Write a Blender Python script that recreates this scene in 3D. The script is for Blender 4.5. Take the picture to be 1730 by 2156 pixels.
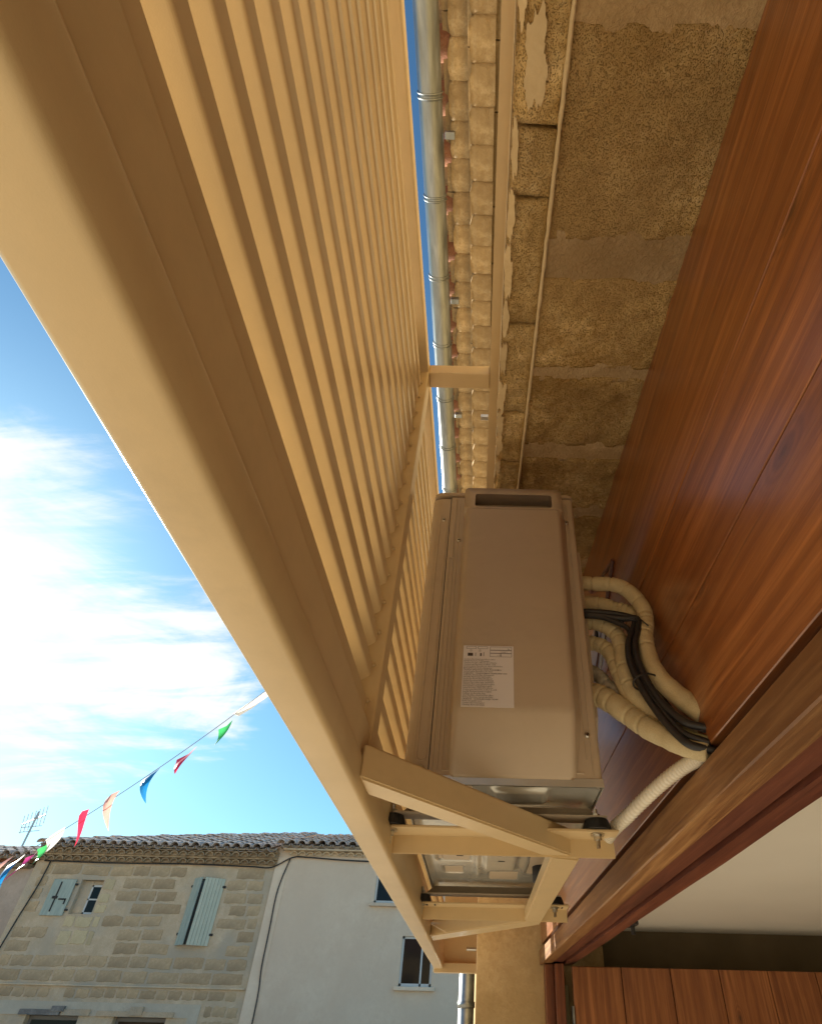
import bpy, bmesh, math, random
from mathutils import Vector, Matrix, noise
R = math.radians
rnd = random.Random(7)
for o in list(bpy.data.objects): bpy.data.objects.remove(o)
scene = bpy.context.scene
COL = scene.collection
H = 2.0            # height of the camera above the street

# ------------------------------------------------------------------ camera
cd = bpy.data.cameras.new('camera'); cam = bpy.data.objects.new('camera', cd); COL.objects.link(cam)
cr = Vector((0.9997234, -0.0152246, 0.0179244)); cu = Vector((-0.0234987, -0.6771891, 0.7354337)); cf = Vector((-0.0009416, 0.7356515, 0.6773596))
cam.matrix_world = Matrix(((cr.x, cu.x, -cf.x, 0), (cr.y, cu.y, -cf.y, 0), (cr.z, cu.z, -cf.z, H), (0, 0, 0, 1)))
cd.sensor_fit = 'HORIZONTAL'; cd.sensor_width = 36; cd.lens = 36 * 1208 / 1730
cd.shift_x = -165 / 1730
cd.clip_start = 0.02; cd.clip_end = 2000
scene.camera = cam

# ------------------------------------------------------------------ light
SUN_EL, SUN_AZ = R(22.7), R(-51)         # azimuth measured from +y towards +x
sv = Vector((math.cos(SUN_EL) * math.sin(SUN_AZ), math.cos(SUN_EL) * math.cos(SUN_AZ), math.sin(SUN_EL)))
sl = bpy.data.lights.new('sun', 'SUN'); sl.energy = 5.0; sl.angle = R(0.5); sl.color = (1, 0.93, 0.80)
so = bpy.data.objects.new('sun', sl); COL.objects.link(so); so.location = (0, 0, 30)
so.rotation_euler = sv.to_track_quat('Z', 'Y').to_euler()
scene.view_settings.view_transform = 'Standard'; scene.view_settings.look = 'None'
scene.view_settings.exposure = 1.22; scene.view_settings.gamma = 1; scene.view_settings.use_curve_mapping = False
try:
    scene.cycles.max_bounces = 12; scene.cycles.diffuse_bounces = 7; scene.cycles.glossy_bounces = 5
except Exception: pass

w = bpy.data.worlds.new('World'); scene.world = w; w.use_nodes = True
nt = w.node_tree; N = nt.nodes; L = nt.links; N.clear()
wo = N.new('ShaderNodeOutputWorld'); bg = N.new('ShaderNodeBackground'); L.new(bg.outputs[0], wo.inputs[0])
bg.inputs['Strength'].default_value = 0.085
sky = N.new('ShaderNodeTexSky'); sky.sky_type = 'NISHITA'; sky.sun_disc = False
sky.sun_elevation = SUN_EL; sky.sun_rotation = SUN_AZ; sky.air_density = 1.0; sky.dust_density = 0.4; sky.ozone_density = 1.2
geo = N.new('ShaderNodeTexCoord')
def wm(op, a, b=None, c=None, clamp=False):
    n = N.new('ShaderNodeMath'); n.operation = op; n.use_clamp = clamp
    for i, v in enumerate((a, b, c)):
        if v is None: continue
        if isinstance(v, (int, float)): n.inputs[i].default_value = v
        else: L.new(v, n.inputs[i])
    return n.outputs[0]
def wdot(d):
    n = N.new('ShaderNodeVectorMath'); n.operation = 'DOT_PRODUCT'; L.new(geo.outputs['Generated'], n.inputs[0]); n.inputs[1].default_value = Vector(d).normalized(); return n.outputs['Value']
sep = N.new('ShaderNodeSeparateXYZ'); L.new(geo.outputs['Generated'], sep.inputs[0])
den = wm('ADD', sep.outputs['Z'], 0.12); den = wm('MAXIMUM', den, 0.05)
comb = N.new('ShaderNodeCombineXYZ'); L.new(wm('DIVIDE', sep.outputs['X'], den), comb.inputs[0]); L.new(wm('DIVIDE', sep.outputs['Y'], den), comb.inputs[1])
def wnoise(scale, vec_scale, detail, rough, dist, rot=0.0):
    mp = N.new('ShaderNodeMapping'); mp.inputs['Scale'].default_value = vec_scale; mp.inputs['Rotation'].default_value = (0, 0, rot)
    L.new(comb.outputs[0], mp.inputs[0]); n = N.new('ShaderNodeTexNoise'); L.new(mp.outputs[0], n.inputs['Vector'])
    n.inputs['Scale'].default_value = scale; n.inputs['Detail'].default_value = detail; n.inputs['Roughness'].default_value = rough; n.inputs['Distortion'].default_value = dist
    return n.outputs['Fac']
n1 = wnoise(2.1, (1, 1, 1), 9, 0.62, 0.5); n2 = wnoise(3.2, (0.55, 2.2, 1), 7, 0.6, 0.5, R(35))
def bank(d, k, amp):        # a cloud bank round direction d
    return wm('MULTIPLY', wm('EXPONENT', wm('MULTIPLY', wm('SUBTRACT', wdot(d), 1.0), k)), amp)
acc = wm('MULTIPLY_ADD', wm('ADD', wm('MULTIPLY', n1, 0.55), wm('MULTIPLY', n2, 0.45)), 1.55, -0.275)
for d, k, a in [((-.575, .735, .385), 24, .33), ((-.46, .81, .36), 100, .24), ((-.64, .56, .53), 60, .16), ((-.70, .60, .38), 30, .12), ((-.374, .86, .348), 200, .10),
                ((-.4727, .69, .5486), 70, -.16), ((-.361, .89, .276), 50, -.20), ((-.50, .83, .23), 60, -.22), ((-.588, .519, .62), 120, -.03), ((-.614, .406, .6765), 60, -.03), ((-.12, .25, .96), 3, -.3)]:
    acc = wm('ADD', acc, bank(d, k, a))
mr = N.new('ShaderNodeMapRange'); mr.interpolation_type = 'SMOOTHERSTEP'; L.new(acc, mr.inputs[0]); mr.inputs[1].default_value = 0.46; mr.inputs[2].default_value = 0.82
cm = mr.outputs[0]
sk = N.new('ShaderNodeMix'); sk.data_type = 'RGBA'; sk.blend_type = 'MULTIPLY'; sk.inputs[0].default_value = 1; L.new(sky.outputs[0], sk.inputs[6]); sk.inputs[7].default_value = (0.47, 0.76, 0.87, 1)
mx = N.new('ShaderNodeMix'); mx.data_type = 'RGBA'; L.new(cm, mx.inputs[0]); L.new(sk.outputs[2], mx.inputs[6]); mx.inputs[7].default_value = (5.4, 5.55, 5.6, 1)
L.new(mx.outputs[2], bg.inputs['Color'])

# ------------------------------------------------------------------ materials
class MT:
    def __init__(s, name):
        s.m = bpy.data.materials.new(name); s.m.use_nodes = True; s.nt = s.m.node_tree; s.N = s.nt.nodes; s.L = s.nt.links
        s.b = s.N['Principled BSDF']
    def coord(s, scale=(1, 1, 1), rot=(0, 0, 0), gen=False):
        t = s.N.new('ShaderNodeTexCoord'); mp = s.N.new('ShaderNodeMapping'); mp.inputs['Scale'].default_value = scale; mp.inputs['Rotation'].default_value = rot
        s.L.new(t.outputs['Generated' if gen else 'Object'], mp.inputs[0]); return mp.outputs[0]
    def noise(s, scale, detail=4, rough=.55, dist=0, vec=None):
        n = s.N.new('ShaderNodeTexNoise'); n.inputs['Scale'].default_value = scale; n.inputs['Detail'].default_value = detail
        n.inputs['Roughness'].default_value = rough; n.inputs['Distortion'].default_value = dist
        s.L.new(vec if vec else s.coord(), n.inputs['Vector']); return n.outputs['Fac']
    def vor(s, scale, vec=None, feat='F1', rand=1):
        n = s.N.new('ShaderNodeTexVoronoi'); n.feature = feat; n.inputs['Scale'].default_value = scale; n.inputs['Randomness'].default_value = rand
        s.L.new(vec if vec else s.coord(), n.inputs['Vector']); return n.outputs['Distance']
    def ramp(s, fac, stops):
        r = s.N.new('ShaderNodeValToRGB'); s.L.new(fac, r.inputs[0]); el = r.color_ramp.elements
        while len(el) < len(stops): el.new(0.5)
        for e, (p, c) in zip(el, stops): e.position = p; e.color = (*c, 1) if len(c) == 3 else c
        return r.outputs[0]
    def mix(s, fac, a, b, mode='MIX'):
        n = s.N.new('ShaderNodeMix'); n.data_type = 'RGBA'; n.blend_type = mode
        for v, i in ((fac, 0), (a, 6), (b, 7)):
            if isinstance(v, (int, float)): n.inputs[i].default_value = v
            elif isinstance(v, tuple): n.inputs[i].default_value = (*v, 1) if len(v) == 3 else v
            else: s.L.new(v, n.inputs[i])
        return n.outputs[2]
    def math(s, op, a, b=0.0, c=0.0):
        n = s.N.new('ShaderNodeMath'); n.operation = op
        for i, v in enumerate((a, b, c)):
            if isinstance(v, (int, float)): n.inputs[i].default_value = v
            else: s.L.new(v, n.inputs[i])
        return n.outputs[0]
    def rand(s):
        return s.N.new('ShaderNodeObjectInfo').outputs['Random']
    def col(s, v):
        if isinstance(v, tuple): s.b.inputs['Base Color'].default_value = (*v, 1)
        else: s.L.new(v, s.b.inputs['Base Color'])
        return s
    def bump(s, h, strength=.4, dist=.01):
        n = s.N.new('ShaderNodeBump'); n.inputs['Strength'].default_value = strength; n.inputs['Distance'].default_value = dist
        s.L.new(h, n.inputs['Height']); s.L.new(n.outputs[0], s.b.inputs['Normal']); return s
    def set(s, rough=None, metal=None, spec=None, trans=None, coat=None):
        if rough is not None:
            if isinstance(rough, (int, float)): s.b.inputs['Roughness'].default_value = rough
            else: s.L.new(rough, s.b.inputs['Roughness'])
        if metal is not None: s.b.inputs['Metallic'].default_value = metal
        if spec is not None: s.b.inputs['Specular IOR Level'].default_value = spec
        if trans is not None: s.b.inputs['Transmission Weight'].default_value = trans
        if coat is not None: s.b.inputs['Coat Weight'].default_value = coat; s.b.inputs['Coat Roughness'].default_value = .27
        return s

def paint(name, c, rough=.42, grain=900, var=.06):
    m = MT(name); n = m.noise(5, 5, .6); g = m.noise(grain, 2, .5)
    lo = tuple(x * (1 - var) for x in c); hi = tuple(min(1, x * (1 + var * .6)) for x in c)
    m.col(m.ramp(n, [(.3, lo), (.7, hi)])).bump(g, .12, .0006)
    dust = m.noise(2.6, 7, .7, .8, m.coord((1, .5, 2.5))); fine = m.noise(48, 4, .7)
    f = m.math('MULTIPLY', m.ramp(dust, [(.46, (0, 0, 0)), (.72, (.30, .30, .30))]), m.ramp(fine, [(.35, (.3, .3, .3)), (.65, (1, 1, 1))]))
    base = m.b.inputs['Base Color'].links[0].from_socket
    m.L.new(m.mix(f, base, tuple(x * .58 for x in c)), m.b.inputs['Base Color'])
    m.set(rough=m.math('MULTIPLY_ADD', m.noise(14, 4), .16, rough - .08)); return m.m
M = {}
M['cream'] = paint('cream powder coat', (.645, .485, .265), .34, 900, .09)
M['ac'] = paint('beige equipment paint', (.49, .39, .275), .42, 700)
M['ac_dark'] = paint('beige groove', (.36, .29, .21), .5)
m = MT('pressed galvanised steel'); m.col(m.ramp(m.noise(9, 4), [(.3, (.50, .50, .44)), (.7, (.62, .61, .55))])).set(rough=.26, metal=.55).bump(m.noise(22, 3), .15, .004); M['pan'] = m.m
m = MT('zinc gutter'); z = m.noise(3, 5, .6, .3, m.coord((6, 1, 6))); m.col(m.ramp(z, [(.3, (.20, .21, .21)), (.55, (.34, .36, .36)), (.75, (.48, .50, .50))])).set(rough=m.math('MULTIPLY_ADD', z, .3, .25), metal=.9).bump(m.noise(30, 3), .12, .003); M['zinc'] = m.m
m = MT('zinc plated bolt'); m.col((.6, .58, .52)).set(rough=.3, metal=1); M['bolt'] = m.m
m = MT('black rubber'); m.col((.014, .013, .013)).set(rough=.65); M['rubber'] = m.m
m = MT('black cable sheath'); m.col((.02, .018, .018)).set(rough=.42).bump(m.noise(60, 2), .1, .002); M['cable'] = m.m
m = MT('olive cable sheath'); m.col((.17, .15, .07)).set(rough=.5); M['olive'] = m.m
m = MT('foam pipe insulation'); v = m.noise(26, 5, .6); weave = m.vor(520)
m.col(m.mix(.35, m.ramp(v, [(.3, (.46, .37, .20)), (.7, (.62, .52, .31))]), m.ramp(weave, [(0, (.38, .30, .16)), (.6, (.66, .56, .35))]))).set(rough=.8).bump(m.math('ADD', m.math('MULTIPLY', weave, .5), v), .35, .002); M['foam'] = m.m
m = MT('torn foil sleeve'); m.col(m.ramp(m.noise(60, 5), [(.3, (.24, .22, .17)), (.7, (.60, .57, .48))])).set(rough=.6, metal=.2).bump(m.noise(80, 4), .7, .004); M['foil'] = m.m
m = MT('white corrugated hose'); m.col(m.ramp(m.noise(18, 4), [(.3, (.66, .60, .48)), (.7, (.76, .71, .60))])).set(rough=.5); M['hose'] = m.m
M['recess_shade'] = paint('handle recess shade', (.27, .20, .14), .6)  # shade inside the handle recess put into the colour
m = MT('printed label'); m.col((.72, .68, .66)).set(rough=.35); M['label'] = m.m
m = MT('label ink'); m.col((.05, .035, .03)).set(rough=.5); M['ink'] = m.m

def wood(name, a, b, c, scale=1.0, rough=.3, axis='y', coat=.3):
    m = MT(name)
    st = {'y': (8 * scale, .6 * scale, 8 * scale), 'z': (9 * scale, 9 * scale, .8 * scale)}[axis]
    st2 = {'y': (70, 1.8, 70), 'z': (60, 60, 2.0)}[axis]
    st3 = {'y': (5, 1.1, 5), 'z': (5, 5, 1.1)}[axis]
    oi = m.N.new('ShaderNodeObjectInfo'); cb = m.N.new('ShaderNodeCombineXYZ'); m.L.new(m.math('MULTIPLY', oi.outputs['Random'], 40), cb.inputs[0]); m.L.new(m.math('MULTIPLY', oi.outputs['Random'], 17), cb.inputs[2])
    t = m.N.new('ShaderNodeTexCoord'); ad = m.N.new('ShaderNodeVectorMath'); ad.operation = 'ADD'; m.L.new(t.outputs['Object'], ad.inputs[0]); m.L.new(cb.outputs[0], ad.inputs[1])
    def mp(sc):
        q = m.N.new('ShaderNodeMapping'); q.inputs['Scale'].default_value = sc; m.L.new(ad.outputs[0], q.inputs[0]); return q.outputs[0]
    g1 = m.noise(1, 7, .68, 2.2, mp(st)); g2 = m.noise(1, 4, .65, .3, mp(st2)); g3 = m.noise(1, 4, .5, 0, mp(st3))
    wv = m.N.new('ShaderNodeTexWave'); wv.wave_type = 'BANDS'; wv.bands_direction = 'Z' if axis == 'y' else 'X'
    m.L.new(mp({'y': (7, .55, 7), 'z': (7, 7, .55)}[axis]), wv.inputs[0]); wv.inputs['Scale'].default_value = 1.1; wv.inputs['Distortion'].default_value = 14; wv.inputs['Detail'].default_value = 6; wv.inputs['Detail Scale'].default_value = 1.6; wv.inputs['Detail Roughness'].default_value = .65
    base = m.ramp(m.math('ADD', m.math('MULTIPLY', g1, .82), m.math('MULTIPLY', wv.outputs['Fac'], .18)), [(.14, a), (.48, b), (.88, c)])
    base = m.mix(m.ramp(g2, [(.5, (0, 0, 0)), (.74, (.8, .8, .8))]), base, m.mix(.55, base, tuple(min(1, x * 1.7 + .02) for x in c)))
    base = m.mix(m.ramp(g2, [(.27, (.6, .6, .6)), (.38, (0, 0, 0))]), base, tuple(x * .45 for x in a))
    base = m.mix(m.ramp(g3, [(.30, (.5, .5, .5)), (.55, (0, 0, 0))]), base, a)
    kn = m.vor(1, mp({'y': (5.2, 2.0, 5.2), 'z': (6.5, 6.5, 2.6)}[axis]), 'F1')
    base = m.mix(m.ramp(kn, [(.02, (.7, .7, .7)), (.06, (0, 0, 0))]), base, tuple(x * .35 for x in a))
    ring = m.math('SINE', m.math('MULTIPLY', kn, 130)); rm = m.ramp(kn, [(.06, (.4, .4, .4)), (.19, (0, 0, 0))])
    base = m.mix(m.math('MULTIPLY', rm, m.math('MULTIPLY_ADD', ring, .5, .5)), base, tuple(x * .5 for x in a))
    m.col(base).set(rough=m.math('MULTIPLY_ADD', g1, .22, rough - .1), coat=coat).bump(m.math('ADD', g2, m.math('MULTIPLY', g1, .7)), .32, .0025)
    return m.m
M['panelwood'] = wood('varnished panel wood', (.16, .045, .012), (.30, .094, .020), (.46, .175, .046), .8, .36, coat=1.0)
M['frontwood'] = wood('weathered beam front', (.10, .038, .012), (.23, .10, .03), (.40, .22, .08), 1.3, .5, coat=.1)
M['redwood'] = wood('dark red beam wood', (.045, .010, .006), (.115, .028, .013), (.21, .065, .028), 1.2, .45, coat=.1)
M['doorwood'] = wood('door plank wood', (.12, .034, .012), (.24, .08, .023), (.38, .15, .045), .75, .4, axis='z', coat=.15)
M['framewood'] = wood('door frame wood', (.06, .014, .006), (.15, .04, .014), (.28, .09, .03), 1.1, .4, axis='z', coat=.1)

def stone(name, dark, mid, light, sc=1.0, pits=True, bumpd=.006, patch=None):
    m = MT(name); cv = m.coord()
    a = m.noise(7 * sc, 8, .62, .2); b = m.noise(95 * sc, 5, .65, .6); c = m.noise(2.4 * sc, 4, .5)
    col = m.ramp(m.math('ADD', m.math('MULTIPLY', a, .5), m.math('MULTIPLY', b, .5)), [(.36, dark), (.49, mid), (.62, light)])
    h = m.math('ADD', m.math('MULTIPLY', a, .6), b)
    if pits:
        p = m.noise(420 * sc, 2, .6, 0, m.coord((1, .8, 1))); pm = m.ramp(p, [(.33, (1, 1, 1)), (.45, (0, 0, 0))])
        col = m.mix(m.math('MULTIPLY', pm, .62), col, tuple(x * .45 for x in dark)); h = m.math('SUBTRACT', h, m.math('MULTIPLY', pm, 1.3))
    col = m.mix(m.ramp(m.noise(9 * sc, 6, .65), [(.42, (.0, .0, .0)), (.62, (.75, .75, .75))]), col, dark)
    if patch: col = m.mix(m.ramp(c, [(.45, (0, 0, 0)), (.62, (.8, .8, .8))]), col, patch)
    rv = m.ramp(m.rand(), [(0, (.84, .82, .80)), (.5, (.98, .98, .98)), (1, (1.1, 1.08, 1.04))]); col = m.mix(1.0, col, rv, 'MULTIPLY')
    m.col(col).set(rough=.9, spec=.2).bump(h, .8, bumpd); return m.m
M['slab'] = stone('rough shelly limestone', (.36, .22, .07), (.64, .445, .18), (.84, .64, .33), 1.0, True, .007, (.46, .31, .13))
M['lip'] = stone('golden limestone', (.40, .265, .10), (.64, .46, .21), (.78, .61, .34), 1.0, True, .005)
M['mortar'] = stone('grey mortar', (.40, .28, .14), (.55, .405, .225), (.67, .51, .30), 1.3, False, .008, (.42, .29, .14))
M['plaster'] = stone('peeled plaster', (.62, .48, .27), (.70, .56, .33), (.76, .62, .38), .5, False, .001)
M['jamb'] = stone('ochre jamb render', (.43, .30, .14), (.54, .39, .20), (.62, .47, .26), .55, False, .003, (.47, .33, .16))
M['eave'] = stone('old eave tile and lime', (.34, .235, .12), (.54, .40, .23), (.70, .56, .36), .8, False, .005, (.42, .31, .18))
M['terracotta'] = stone('terracotta', (.25, .10, .055), (.40, .18, .10), (.50, .28, .18), .8, False, .004)
M['farstone'] = stone('buff block stone', (.48, .345, .205), (.60, .45, .285), (.70, .55, .37), .25, False, .012, (.35, .27, .18))
M['farlight'] = stone('pale block stone', (.56, .45, .27), (.66, .54, .34), (.72, .60, .40), .25, False, .01)
M['farmortar'] = stone('buff lime mortar', (.60, .46, .30), (.71, .56, .39), (.79, .65, .47), .3, False, .015, (.50, .44, .35))
M['render'] = stone('grey render', (.76, .60, .45), (.82, .67, .51), (.86, .71, .55), .12, False, .006, (.78, .625, .475))
M['pinkrender'] = stone('pinkish render', (.46, .35, .27), (.55, .42, .33), (.60, .47, .37), .15, False, .006)
M['oldplaster'] = stone('greenish grey plaster', (.54, .47, .36), (.62, .55, .43), (.68, .60, .48), .2, False, .008, (.55, .49, .39))
M['darkledge'] = stone('weathered grey stone', (.17, .16, .15), (.27, .25, .23), (.40, .36, .31), .4, False, .01)
M['rooftile'] = stone('bleached roof tile', (.46, .37, .31), (.66, .58, .52), (.80, .75, .70), .5, False, .008, (.46, .35, .29))
M['fareave'] = stone('far eave tile', (.26, .185, .115), (.42, .315, .205), (.55, .43, .29), .4, False, .01)
M['ground'] = stone('pale street paving', (.44, .38, .29), (.54, .47, .37), (.60, .54, .43), .3, False, .01)
m = MT('white ceiling paint'); m.col(m.ramp(m.noise(1.2, 4), [(.3, (.66, .62, .54)), (.7, (.72, .68, .60))])).set(rough=.8).bump(m.noise(260, 3), .25, .001); M['ceiling'] = m.m
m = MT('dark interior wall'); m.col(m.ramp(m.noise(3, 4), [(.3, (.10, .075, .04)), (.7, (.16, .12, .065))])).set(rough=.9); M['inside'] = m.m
m = MT('sage shutter paint'); m.col(m.ramp(m.noise(4, 5, .6, .4, m.coord((3, 3, .6))), [(.3, (.30, .37, .33)), (.7, (.46, .52, .45))])).set(rough=.6); M['shutter'] = m.m
m = MT('pale shutter paint'); m.col(m.ramp(m.noise(4, 5, .6, .4, m.coord((3, 3, .6))), [(.3, (.46, .50, .40)), (.7, (.60, .62, .50))])).set(rough=.6); M['shutter2'] = m.m
m = MT('black iron'); m.col((.03, .027, .027)).set(rough=.5, metal=.4); M['iron'] = m.m
m = MT('window glass'); m.col((.01, .011, .013)).set(rough=.08, spec=.22); M['glass'] = m.m
m = MT('pale window frame'); m.col((.62, .63, .62)).set(rough=.4); M['wframe'] = m.m
m = MT('grey window frame'); m.col((.22, .21, .20)).set(rough=.5); M['gframe'] = m.m
m = MT('grey aerial'); m.col((.45, .45, .46)).set(rough=.4, metal=.6); M['aerial'] = m.m
m = MT('bracket steel'); m.col((.42, .41, .40)).set(rough=.35, metal=.8); M['steel'] = m.m
def cloth(name, c):
    m = MT(name); m.col(c).set(rough=.25, spec=.6); tr = m.N.new('ShaderNodeBsdfTranslucent'); tr.inputs[0].default_value = (*c, 1)
    mx_ = m.N.new('ShaderNodeMixShader'); mx_.inputs[0].default_value = .5; out = m.N['Material Output']
    m.L.new(m.b.outputs[0], mx_.inputs[1]); m.L.new(tr.outputs[0], mx_.inputs[2]); m.L.new(mx_.outputs[0], out.inputs[0]); return m.m
FC = {'red': (.75, .03, .09), 'blue': (.02, .25, .60), 'green': (.06, .48, .14), 'white': (.78, .76, .72), 'orange': (.80, .22, .12), 'pink': (.65, .08, .30), 'rose': (.78, .42, .36)}
for k, c in FC.items(): M['flag_' + k] = cloth(k + ' pennant film', c)

# ------------------------------------------------------------------ builders
def root_of(o):
    while o.parent: o = o.parent
    return o
def obj(name, bm, mat, parent=None, smooth=False, kind=None, bev=0):
    if parent is not None:
        bmesh.ops.translate(bm, verts=bm.verts, vec=-Vector(root_of(parent).location))
    me = bpy.data.meshes.new(name); bm.to_mesh(me); bm.free()
    if smooth:
        for p in me.polygons: p.use_smooth = True
    me.materials.append(M[mat])
    o = bpy.data.objects.new(name, me); COL.objects.link(o)
    if parent is not None: o.parent = parent
    if kind: o['kind'] = kind
    return o
def thing(name, loc, label, cat, group=None):
    o = bpy.data.objects.new(name, None); COL.objects.link(o); o.location = (loc[0], loc[1], loc[2] + H); o.empty_display_size = .1
    o['label'] = label; o['category'] = cat
    if group: o['group'] = group
    return o
def tag(o, label, cat, group=None):
    o['label'] = label; o['category'] = cat
    if group: o['group'] = group
    return o
def BM(): return bmesh.new()
def box(bm, x0, x1, y0, y1, z0, z1, bev=0, seg=2):       # z is measured from the camera height
    z0 += H; z1 += H
    vs = [bm.verts.new(p) for p in ((x0, y0, z0), (x1, y0, z0), (x1, y1, z0), (x0, y1, z0), (x0, y0, z1), (x1, y0, z1), (x1, y1, z1), (x0, y1, z1))]
    fs = [bm.faces.new([vs[i] for i in f]) for f in ((3, 2, 1, 0), (4, 5, 6, 7), (0, 1, 5, 4), (1, 2, 6, 5), (2, 3, 7, 6), (3, 0, 4, 7))]
    if bev:
        es = set(e for f in fs for e in f.edges)
        bmesh.ops.bevel(bm, geom=list(es), offset=bev, segments=seg, affect='EDGES', profile=.5)
    return bm
def prism(bm, poly, axis, a, b, off=None):
    """extrude a closed 2-D polygon; axis 'y': poly=(x,z); 'z': poly=(x,y); 'x': poly=(y,z)"""
    def P(u, v, w_):
        if axis == 'y': return (u, w_, v + H)
        if axis == 'z': return (u, v, w_ + H)
        return (w_, u, v + H)
    A = [bm.verts.new(P(u, v, a)) for u, v in poly]; B = [bm.verts.new(P(u, v, b)) for u, v in poly]
    n = len(poly)
    try: bm.faces.new(A); bm.faces.new(B[::-1])
    except ValueError: pass
    for i in range(n): bm.faces.new((A[i], B[i], B[(i + 1) % n], A[(i + 1) % n]))
    bmesh.ops.recalc_face_normals(bm, faces=bm.faces)
    return bm
def spline(pts, n=8):
    out = []; P = [Vector(p) for p in pts]; P = [P[0] * 2 - P[1]] + P + [P[-1] * 2 - P[-2]]
    for i in range(1, len(P) - 2):
        for k in range(n):
            t = k / n; a, b, c, d = P[i - 1], P[i], P[i + 1], P[i + 2]
            out.append(.5 * ((2 * b) + (c - a) * t + (2 * a - 5 * b + 4 * c - d) * t * t + (3 * b - a - 3 * c + d) * t ** 3))
    out.append(P[-2]); return out
def tube(bm, pts, r, seg=10, caps=True):
    pts = [Vector(p) + Vector((0, 0, H)) for p in pts]; rings = []; up = None
    for i, p in enumerate(pts):
        d = (pts[min(i + 1, len(pts) - 1)] - pts[max(i - 1, 0)]).normalized()
        if up is None: up = d.orthogonal().normalized()
        up = (up - d * up.dot(d)).normalized(); s = d.cross(up); rr = r(i, len(pts)) if callable(r) else r
        rings.append([bm.verts.new(p + (up * math.cos(2 * math.pi * k / seg) + s * math.sin(2 * math.pi * k / seg)) * rr) for k in range(seg)])
    for a, b in zip(rings, rings[1:]):
        for k in range(seg): bm.faces.new((a[k], a[(k + 1) % seg], b[(k + 1) % seg], b[k]))
    if caps: bm.faces.new(rings[0][::-1]); bm.faces.new(rings[-1])
    bmesh.ops.recalc_face_normals(bm, faces=bm.faces)
    return bm
def cyl(bm, c, axis, r, h, seg=16):
    d = {'x': Vector((1, 0, 0)), 'y': Vector((0, 1, 0)), 'z': Vector((0, 0, 1))}[axis]
    return tube(bm, [Vector(c), Vector(c) + d * h], r, seg)
def clone(src, name=None, loc=None):
    c = src.copy(); COL.objects.link(c)
    if loc is not None: c.location = loc
    return c

# ================================================================== SETTING
b = BM(); box(b, -600, 600, -600, 600, -H - .3, -H); g = obj('ground', b, 'ground', kind='structure')
b = BM(); box(b, .5, 4.6, -2.2, 4.0, -H - .29, -H + .02); obj('floor', b, 'ground', kind='structure')

# ---- the house we stand against: facade wall, soffit stones, eave
house = thing('stone_house', (1, 2, -H), 'stone house wall overhead with rough lintel stones above the brown timber panel', 'building')
def wx(t): return .025 - .0105 * t           # facade face
def sz(t): return 1.105 + .10 * min(t, 2.4)           # underside of the lintel
def px(t): return .386 - .0205 * t           # face of the timber panel
b = BM()
for y0, y1 in ((-3.0, 9.0),):
    T = [-3, 0, 1, 2, 3, 3.62]
    for ta, tb in zip(T, T[1:]):
        vs = []
        for t in (ta, tb):
            z = sz(t) + .03
            vs += [(wx(t), t, z), (.62, t, z), (.62, t, 3.02), (wx(t), t, 3.02)]
        V = [b.verts.new((x, y, z + H)) for x, y, z in vs]
        for k in range(4): b.faces.new((V[k], V[(k + 1) % 4], V[4 + (k + 1) % 4], V[4 + k]))
    bmesh.ops.remove_doubles(b, verts=b.verts, dist=1e-5); bmesh.ops.recalc_face_normals(b, faces=b.faces)
obj('wall', b, 'lip', house)
b = BM(); prism(b, [(wx(3.62), 3.62), (.62, 3.62), (.62, 9.5), (wx(9.5), 9.5)], 'z', -H, 3.02); bmesh.ops.subdivide_edges(b, edges=b.edges[:], cuts=12, use_grid_fill=True)
for v in b.verts:
    if v.co.y > 3.67: continue
    v.co.y += (noise.noise(v.co * 5) * .012)
obj('jamb', b, 'jamb', house)
b = BM(); box(b, .02, .62, -3, -1.6, -H, 1.1); obj('jamb', b, 'jamb', house)

def rough_block(x0, x1, y0, y1, ztop, thick, amp, nx, ny, seed, edge=.006):
    """a stone whose underside is uneven; x0/x1 may be callables of y"""
    b = BM(); g = []
    for j in range(ny + 1):
        row = []
        y = y0 + (y1 - y0) * j / ny
        for i in range(nx + 1):
            a0 = x0(y) if callable(x0) else x0; a1 = x1(y) if callable(x1) else x1
            x = a0 + (a1 - a0) * i / nx
            n_ = noise.fractal(Vector((x * 26 + seed, y * 26, seed * 3.1)), .7, 2.1, 5)
            e = min(i, nx - i) / nx * (a1 - a0); e2 = min(j, ny - j) / ny * (y1 - y0); d = min(e, e2)
            rd = edge * max(0, 1 - d / .010)
            jy = noise.noise(Vector((x * 14, seed, 1))) * .004 if j in (0, ny) else 0
            jx = noise.noise(Vector((seed, y * 30, 2))) * .004 if i in (0, nx) else 0
            row.append(b.verts.new((x + jx, y + jy, sz(y) + ztop + n_ * amp + rd + H)))
        g.append(row)
    for j in range(ny):
        for i in range(nx): b.faces.new((g[j][i], g[j + 1][i], g[j + 1][i + 1], g[j][i + 1]))
    rim = [g[0][i] for i in range(nx + 1)] + [g[j][nx] for j in range(1, ny + 1)] + [g[ny][i] for i in range(nx - 1, -1, -1)] + [g[j][0] for j in range(ny - 1, 0, -1)]
    up = [b.verts.new(v.co + Vector((0, 0, thick))) for v in rim]
    for k in range(len(rim)): b.faces.new((rim[k], rim[(k + 1) % len(rim)], up[(k + 1) % len(rim)], up[k]))
    bmesh.ops.recalc_face_normals(b, faces=b.faces)
    return b
def ylw(t): return .107 - .020 * max(0, min(t, 1.3))      # the golden line between outer and inner stones
joints = [-1.6, -1.25, -.9, -.55, -.25, .0, .27, .385, .655, .92, 1.11, 1.32, 1.6, 1.95, 2.3, 2.7, 3.1, 3.60]
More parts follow.
